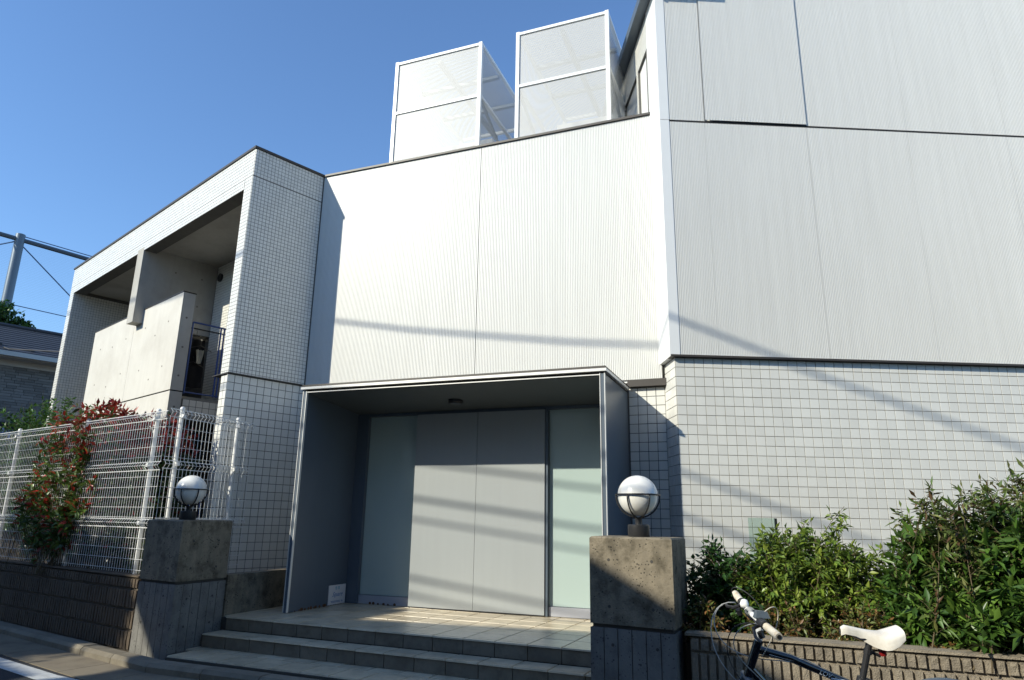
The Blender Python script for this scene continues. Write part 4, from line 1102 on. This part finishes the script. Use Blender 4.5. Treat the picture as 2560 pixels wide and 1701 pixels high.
for pts, m in (([H(-.15, -.03), H(-.16, -.22, .02), H(-.05, -.20, -.30), B(1.17, .80, .02), B(1.27, .775, .024)], 'cable_grey'),
               ([H(-.14, -.03), H(-.15, -.25, .05), H(.0, -.23, -.42), B(1.15, .68, .05), B(1.38, .45, .03)], 'cable_grey'),
               ([H(.15, -.03), H(.12, -.20, .05), H(.0, -.16, -.25), B(1.05, .72, .06), B(1.06, .66, .05)], 'wire'),
               ([H(.13, -.03), H(.10, -.15, -.02), H(.02, -.15, -.20), B(1.10, .77, .05), B(1.20, .62, .04)], 'cable_grey'),
               ([H(-.12, -.03), H(-.06, -.14, .16), H(.06, -.04, .15), H(.10, .06, .05), H(.05, .08, -.12)], 'wire'),
               ([H(.10, .0, .02), H(.08, .10, .12), H(.02, .16, .0), B(1.14, .80, .03)], 'grip_white')):
    obj('cable', cable(pts, m), m, bk, smooth=True)
# pinstripes and lettering on the top tube, white chain guard edge, rack stay, fender
def tt(t, q, dz): 
    p = V(*B(1.12, .825, 0)) * (1 - t) + V(*B(1.60, .655, 0)) * t
    k = (1 - abs(2 * t - 1)) * .034
    return p + V(0, -q * cl_, dz + k * .7 - q * sl_)
mb = MB(); mb.tube([tt(t, .0195 - .003 * t, -.005) for t in np.linspace(.12, .62, 12)], .0014, 4); mb.tube([tt(t, .013, .012) for t in np.linspace(.12, .62, 12)], .0012, 4); obj('pinstripe', mb, 'silver_trim', bk)
tdir = V(*B(1.60, .655)) - V(*B(1.28, .785)); tdir /= np.linalg.norm(tdir)
class _F: pass
lf = _F(); lf.d = tdir; base_p = V(*B(1.42, .722, .0190)); lf.P = lambda a, out, z: base_p + tdir * a + V(0, -out, z)
up_ = np.cross(V(0, -1, 0), tdir); up_ = up_ if up_[2] > 0 else -up_
text_part('LOV_one.M', lf, .06, .0, -.004, .030, 'smooth_white', bk, shear=.2, up=up_, extr=.0004)
mb = MB(); mb.tube([B(1.46, .705, .03), B(1.56, .69, .032), B(1.64, .66, .034), B(1.70, .60, .035)], .005, 6); obj('guard_edge', mb, 'smooth_white', bk, smooth=True)
mb = MB(); mb.tube([B(RA[0] + (WR + .012) * math.cos(a), RA[1] + (WR + .012) * math.sin(a)) for a in np.linspace(.1, 2.35, 22)], .014, 6); obj('rear_fender', mb, 'galvanised', bk, smooth=True)
mb = MB(); mb.tube([B(1.50, .29, -.07), B(1.50, .29, .07)], .018, 10); mb.tube([B(1.50, .29, .07), B(1.50 + .10, .15, .075)], .009, 6); mb.tube([B(1.50, .29, -.07), B(1.40, .43, -.075)], .009, 6); mb.boxF(Fr((0, 0), 90), 0, .001, 0, .001, 0, .001)
obj('crank', mb, 'black_metal', bk)
mb = MB(); p = [B(1.95, .36, .05), V(1.90, YB - .30, .012)]; mb.tube(p, .009, 6); obj('kickstand', mb, 'black_metal', bk)

# ------------------------------------------------------------------ left background
hs = Fr((-13.3, 17.3), 41.9, n=(1, -1))
fh = thing('neighbour_house', 'neighbour house with dark slate roof and grey brick siding', 'house', hs.P(2, -1.5, 0))
HE, HRZ = 5.31, 6.40
mb = MB(); mb.boxF(hs, -7, 9, -5.2, -.45, 0, HE + .02); obj('wall', mb, 'mortar', fh)
rf = thing('roof', None, None, hs.P(2, -1.5, 0)); rf.parent = fh; rf.location = (0, 0, 0)
ncr = 13
for k in range(ncr):
    t0, t1 = k / ncr, (k + 1) / ncr; o0, o1 = .05 - 1.9 * t0, .05 - 1.9 * t1; z0, z1 = HE + .06 + (HRZ - HE) * t0, HE + .06 + (HRZ - HE) * t1
    mb = MB(); q = [hs.P(-7.3, o0 + .01, z0), hs.P(9.3, o0 + .01, z0), hs.P(9.3, o1, z1), hs.P(-7.3, o1, z1)]
    mb.hexa(q + [p + V(0, 0, .022 if i < 2 else .004) for i, p in enumerate(q)]); obj('slate_course', mb, 'slate_roof', rf)
mb = MB(); q = [hs.P(-7.3, -1.86, HRZ + .06), hs.P(9.3, -1.86, HRZ + .06), hs.P(9.3, -5.6, HE), hs.P(-7.3, -5.6, HE)]; mb.hexa(q + [p + V(0, 0, .03) for p in q]); mb.tube([hs.P(-7.3, -1.86, HRZ + .1), hs.P(9.3, -1.86, HRZ + .1)], .06, 6); obj('roof_back', mb, 'slate_roof', rf)
mb = MB()
for k in range(22):
    a = -6.5 + k * .72; mb.boxF(hs, a, a + .09, -.30 - .1 * (k % 2), -.22 - .1 * (k % 2), HE + .22 + .06 * (k % 2), HE + .30 + .06 * (k % 2))
obj('snow_guard', mb, 'black_metal', rf)
mb = MB(); mb.boxF(hs, -7.3, 9.3, .055, .17, HE - .03, HE + .09); obj('gutter_pipe', mb, 'trim_cream', fh)
mb = MB(); mb.boxF(hs, -7.3, 9.3, -.42, .05, HE - .05, HE + .02); mb.boxF(hs, -7.2, 9.2, -.449, -.41, HE - .20, HE - .052); obj('soffit', mb, 'trim_cream', fh)
mb = MB(); rr = random.Random(5)
z = HE - .205
while z > 1.2:
    a = -7 + rr.uniform(-.3, 0)
    while a < 4:
        w = rr.choice((.22, .3, .42)); mb.boxF(hs, a, a + w - .008, -.452, -.43 + rr.uniform(0, .012), z - .066, z); a += w
    z -= .073
bs = obj('brick_siding', mb, 'brick_siding', fh); bs['kind'] = 'stuff'
wn_ = thing('window', None, None, hs.P(2, -1.5, 0)); wn_.parent = fh; wn_.location = (0, 0, 0)
mb = MB(); mb.boxF(hs, .35, 2.2, -.43, -.36, 3.10, 3.62); obj('dark_opening', mb, 'dark_interior', wn_)
mb = MB()
for k in range(26):
    a = .38 + k * .07; mb.boxF(hs, a, a + .05, -.359, -.33, 3.12, 3.38 + .1 * rr.random())
obj('shelf_items', mb, 'book_pale', wn_)
mb = MB(); mb.boxF(hs, .3, 2.3, -.43, -.25, 2.98, 3.09); obj('sill', mb, 'trim_cream', wn_)
mb = MB(); mb.boxF(hs, -7, .2, -.43, -.30, 2.55, 3.1); obj('dark_awning', mb, 'black_metal', fh)

npz = thing('net_pole', 'tall galvanised pole carrying ball-court netting and a top rail', 'pole', (-23.27, 30, 0))
mb = MB(); mb.tube([(-23.27, 30, 0), (-23.27, 30, 14.0)], [.24, .20], 14); obj('mast', mb, 'galvanised', npz, smooth='auto')
nd = V(1.8, 2.5, 0) / np.linalg.norm(V(1.8, 2.5, 0)); p0 = V(-23.27, 30, 0)
mb = MB(); mb.tube([p0 - nd * 14 + V(0, 0, 13.75), p0 + nd * 22 + V(0, 0, 13.75)], .11, 8); obj('top_rail', mb, 'galvanised', npz)
mb = MB()
mb.tube([p0 + V(0, 0, 13.95), p0 + nd * 22 + V(0, 0, 13.97)], .025, 4); mb.tube([p0 + V(0, 0, 13.6), p0 + nd * 3.9 + V(0, 0, 10.6)], .03, 4); mb.tube([p0 - nd * 12 + V(0, 0, 10.6), p0 + nd * 22 + V(0, 0, 10.6)], .022, 4)
mb.tube([p0 + V(0, 0, 13.7), p0 - nd * 4 + V(0, 0, 11.2)], .03, 4)
obj('guy_wire', mb, 'blue_wire', npz)
m = bpy.data.materials.new('net'); m.use_nodes = True; MATS['net'] = m
N = m.node_tree.nodes; L = m.node_tree.links; b = N['Principled BSDF']; b.inputs['Base Color'].default_value = (.10, .16, .22, 1)
tr = N.new('ShaderNodeBsdfTransparent'); ms = N.new('ShaderNodeMixShader'); wv = N.new('ShaderNodeTexWave'); wv.bands_direction = 'Z'; wv.inputs['Scale'].default_value = 4.0; wv.inputs['Distortion'].default_value = 1.2
g = N.new('ShaderNodeNewGeometry'); L.new(g.outputs['Position'], wv.inputs['Vector'])
mp = N.new('ShaderNodeMapRange'); mp.inputs['To Min'].default_value = .98; mp.inputs['To Max'].default_value = .88; L.new(wv.outputs[0], mp.inputs['Value'])
L.new(mp.outputs[0], ms.inputs[0]); L.new(b.outputs[0], ms.inputs[1]); L.new(tr.outputs[0], ms.inputs[2]); L.new(ms.outputs[0], N['Material Output'].inputs[0])
mb = MB(); q = [p0 - nd * 14 - V(.2, 0, 0), p0 + nd * 22 - V(.2, 0, 0)]
mb.add([q[0] + V(0, 0, 2), q[1] + V(0, 0, 2), q[1] + V(0, 0, 13.7), q[0] + V(0, 0, 13.7)], [(0, 1, 2, 3)]); obj('netting', mb, 'net', npz)

def tree(name, label, base, crown_c, rx, ry, rz, n, leaf, pal, seed, cat='tree', group=None, limb_r=.12, ncl=16):
    r = np.random.default_rng(seed); t = thing(name, label, cat, tuple(base), group)
    tk = MB(); b = V(*base); c = V(*crown_c)
    tk.tube([b, b * .5 + c * .5 + V(.05, .03, 0), c], [limb_r, limb_r * .75, limb_r * .4], 8)
    cl = []
    for k in range(ncl):
        d = r.normal(size=3); d /= np.linalg.norm(d); d[2] = abs(d[2]) * .8 - .2
        e = c + d * V(rx, ry, rz) * r.uniform(.55, .85); s = b * .35 + c * .65 + V(0, 0, r.uniform(-.3, .3))
        tk.tube([s, (s + e) / 2 + V(0, 0, .1), e], [limb_r * .4, limb_r * .25, limb_r * .1], 5, caps=False); cl.append((e, r.uniform(.28, .5)))
    obj('trunk', tk, 'bark', t)
    P = []; sh = []
    for k in range(n):
        e, s = cl[r.integers(len(cl))]; d = r.normal(size=3); d /= np.linalg.norm(d)
        P.append(e + d * V(rx, ry, rz) * s * r.uniform(.3, 1) ** .5); sh.append(r.uniform(.7, 1.25))
    P = np.array(P); D = r.normal(size=P.shape) + V(0, 0, -.3); Nn = V(0, 0, 1) + r.normal(size=P.shape) * .6
    cols = np.array([pal[r.integers(len(pal))] for _ in range(n)]) * np.array(sh)[:, None]
    leaves_mesh('crown', P, D, Nn, leaf * r.uniform(.7, 1.3, n), leaf * .5 * r.uniform(.7, 1.3, n), cols, t)
    return t
tree('background_tree', 'green tree standing behind the net pole', (-23.3, 28.2, 0), (-23.0, 28.2, 9.35), 1.9, 1.8, 1.15, 5200, .22, [(.05, .12, .025), (.07, .15, .03), (.04, .09, .02)], 71)

# ------------------------------------------------------------------ across the street (behind the camera): what throws the shade
def Q(u, d, z): return ST.o + ST.d * u + ST.n * d + V(0, 0, z)
oh = thing('opposite_house', 'two-storey house across the street with a low sloping roof', 'house', tuple(Q(7.5, 6, 0)))
prof = [(11.27, 5.95), (8.2, 6.56), (6.9, 6.44), (3.6, 4.72)]
mb = MB(); wp = [(10.65, 0), (10.65, 5.55), (8.2, 6.2), (6.9, 6.1), (4.3, 4.75), (4.3, 0)]
n = len(wp); pts = [Q(u, 3.4, z) for u, z in wp] + [Q(u, 9.5, z) for u, z in wp]
mb.add(pts, [tuple(range(n)), tuple(range(2 * n - 1, n - 1, -1))] + [(i, n + i, n + (i + 1) % n, (i + 1) % n) for i in range(n)]); obj('wall', mb, 'house_wall', oh)
mb = MB()
for i in range(3):
    (u0, z0), (u1, z1) = prof[i], prof[i + 1]
    th = .36
    q = [Q(u0, 3.0, z0 - th), Q(u1, 3.0, z1 - th), Q(u1, 9.8, z1 - th), Q(u0, 9.8, z0 - th)]
    mb.hexa(q + [p + V(0, 0, th) for p in q])
obj('roof', mb, 'brown_roof', oh)
for u0, z0 in ((5.2, 1.0), (8.4, 1.0), (5.6, 3.4), (8.6, 3.4)):
    w_ = thing('window', None, None, tuple(Q(7.5, 6, 0))); w_.parent = oh; w_.location = (0, 0, 0)
    f = Fr(Q(u0, 3.4, 0)[:2], -62, n=tuple(-ST.n[:2]))
    mb = MB(); mb.boxF(f, 0, 1.5, .004, .03, z0, z0 + 1.2); obj('pane', mb, 'dark_interior', w_)
    mb = MB(); mb.boxF(f, -.06, 0, .004, .05, z0 - .06, z0 + 1.26); mb.boxF(f, 1.5, 1.56, .004, .05, z0 - .06, z0 + 1.26); mb.boxF(f, 0, 1.5, .004, .05, z0 + 1.2, z0 + 1.26); mb.boxF(f, 0, 1.5, .004, .05, z0 - .06, z0); obj('frame', mb, 'trim_cream', w_)
mb = MB(); f = Fr(Q(10.62, 3.0, 0)[:2], -62, n=tuple(-ST.n[:2])); mb.boxF(f, 0, .63, -1.0, 0, 5.7, 6.78); obj('roof_shade_box', mb, 'house_wall', oh)  # unseen box added on the roof to throw shade over the left pillar
mb = MB(); ap = [(10.66, 0), (10.66, 4.48), (16.6, 5.05), (16.6, 0)]; n = 4
pts = [Q(u, 3.0, z) for u, z in ap] + [Q(u, 6.5, z) for u, z in ap]
mb.add(pts, [(0, 1, 2, 3), (7, 6, 5, 4)] + [(i, n + i, n + (i + 1) % n, (i + 1) % n) for i in range(n)]); obj('shade_annex', mb, 'house_wall', oh)  # unseen lean-to shape, added to keep the road edge in shade
for k, (u0, u1, zt, zr, lb, m_) in enumerate(((-13, 3.2, 8.6, 10.0, 'plain rendered house with a dark gable roof, added across the street to block skylight', 'house_wall'), (17.2, 31, 5.5, 6.2, 'low house added across the street beyond the garden tree to block skylight', 'trim_cream'))):  # unseen houses added to cut skylight and darken the street
    t = thing('opposite_house', lb, 'house', tuple(Q((u0 + u1) / 2, 6.5, 0)))
    f = Fr(Q(u0, 3.0, 0)[:2], -62, n=tuple(-ST.n[:2])); Lh = u1 - u0
    mb = MB(); mb.boxF(f, 0, Lh, -7, 0, 0, zt); obj('wall', mb, m_, t)
    mb = MB(); q = [(.25, zt), (-3.5, zr), (-7.3, zt)]
    pts = [f.P(a_, o_, z) for a_ in (-.3, Lh + .3) for o_, z in q]; mb.add(pts + [p + V(0, 0, .1) for p in pts], [(0, 1, 4, 3), (1, 2, 5, 4), (6, 9, 10, 7), (7, 10, 11, 8), (0, 3, 9, 6), (2, 8, 11, 5), (0, 6, 7, 1), (1, 7, 8, 2), (3, 4, 10, 9), (4, 5, 11, 10)]); obj('roof', mb, 'brown_roof', t)
    for j in range(int(Lh / 3)):
        for z0 in ((1.0, 3.9) if k == 0 else (1.0,)):
            mb = MB(); mb.boxF(f, .8 + j * 3, 2.3 + j * 3, .004, .03, z0, z0 + 1.2); obj('window', mb, 'dark_interior', t)
gw = MB(); gw.prism([Q(16.5, 1.6, 0)[:2], Q(3.5, 1.6, 0)[:2], Q(3.5, 1.75, 0)[:2], Q(16.5, 1.75, 0)[:2]], 0, 1.2)
tag(obj('opposite_garden_wall', gw, 'grey_block'), 'low garden wall across the street before the opposite house', 'wall')
tree('garden_tree', 'garden tree across the street beside the opposite house', tuple(Q(13.4, 2.3, 0)), tuple(Q(13.9, 2.5, 4.45)), 3.0, 1.9, 1.6, 26000, .16, GREEN, 81, ncl=40, group='garden trees across the street')
tree('garden_tree', 'small clipped garden tree across the street next to the opposite house wall', tuple(Q(12.0, 2.35, 0)), tuple(Q(11.85, 2.5, 5.25)), .95, .7, .55, 7000, .13, GREEN, 82, ncl=24, group='garden trees across the street')
# overhead cables along the street (heights from the shade they throw on the facade)
CD = 1.2
for i, (z, r_) in enumerate(((8.86, .022), (7.37, .018), (6.96, .020), (6.74, .015), (6.10, .018), (5.93, .016))):
    pts = []
    for k in range(25):
        u = -14 + 48 * k / 24; x = (u - 10) / 24
        pts.append(Q(u, CD + .03 * i, 8.75 + .0105 * (u - 5) ** 2 if i == 0 else z + .006 * ((u - 5) ** 2 - 25)))
    mb = MB(); mb.tube(pts, r_, 6)
    tag(obj('overhead_cable', mb, 'wire'), ['top power cable', 'second power cable', 'third power cable', 'fourth power cable', 'fifth thick telephone cable', 'lowest telephone cable'][i] + ' strung along the far side of the street', 'cable', 'overhead cables across the street')
for i, u in enumerate((-14, 34)):
    t = thing('utility_pole', ['concrete utility pole across the street toward the bicycle end', 'concrete utility pole across the street beyond the garden tree'][i], 'pole', tuple(Q(u, CD + .12, 0)), 'utility poles across the street')
    mb = MB(); mb.tube([Q(u, CD + .3, 0), Q(u, CD + .3, 11)], [.17, .12], 12); obj('shaft', mb, 'pole_concrete', t, smooth='auto')
    mb = MB(); mb.tube([Q(u, CD - .5, 9.1), Q(u, CD + .9, 9.1)], .05, 6); mb.tube([Q(u, CD - .4, 7.55), Q(u, CD + .8, 7.55)], .05, 6); obj('cross_arm', mb, 'galvanised', t)
# service cable seen at the far left
mb = MB(); pts = []
a, b = V(-14.5, 15.3, 6.40), V(-10.3, 14.4, 5.15)
mb.tube([V(-16.2, 20.0, 6.52), V(-15.0, 18.85, 6.05), V(-13.0, 17.2, 5.42), V(-9.5, 14.6, 4.75)], .018, 6)
tag(obj('service_cable', mb, 'wire'), 'thin black service cable crossing above the slate roof', 'cable')
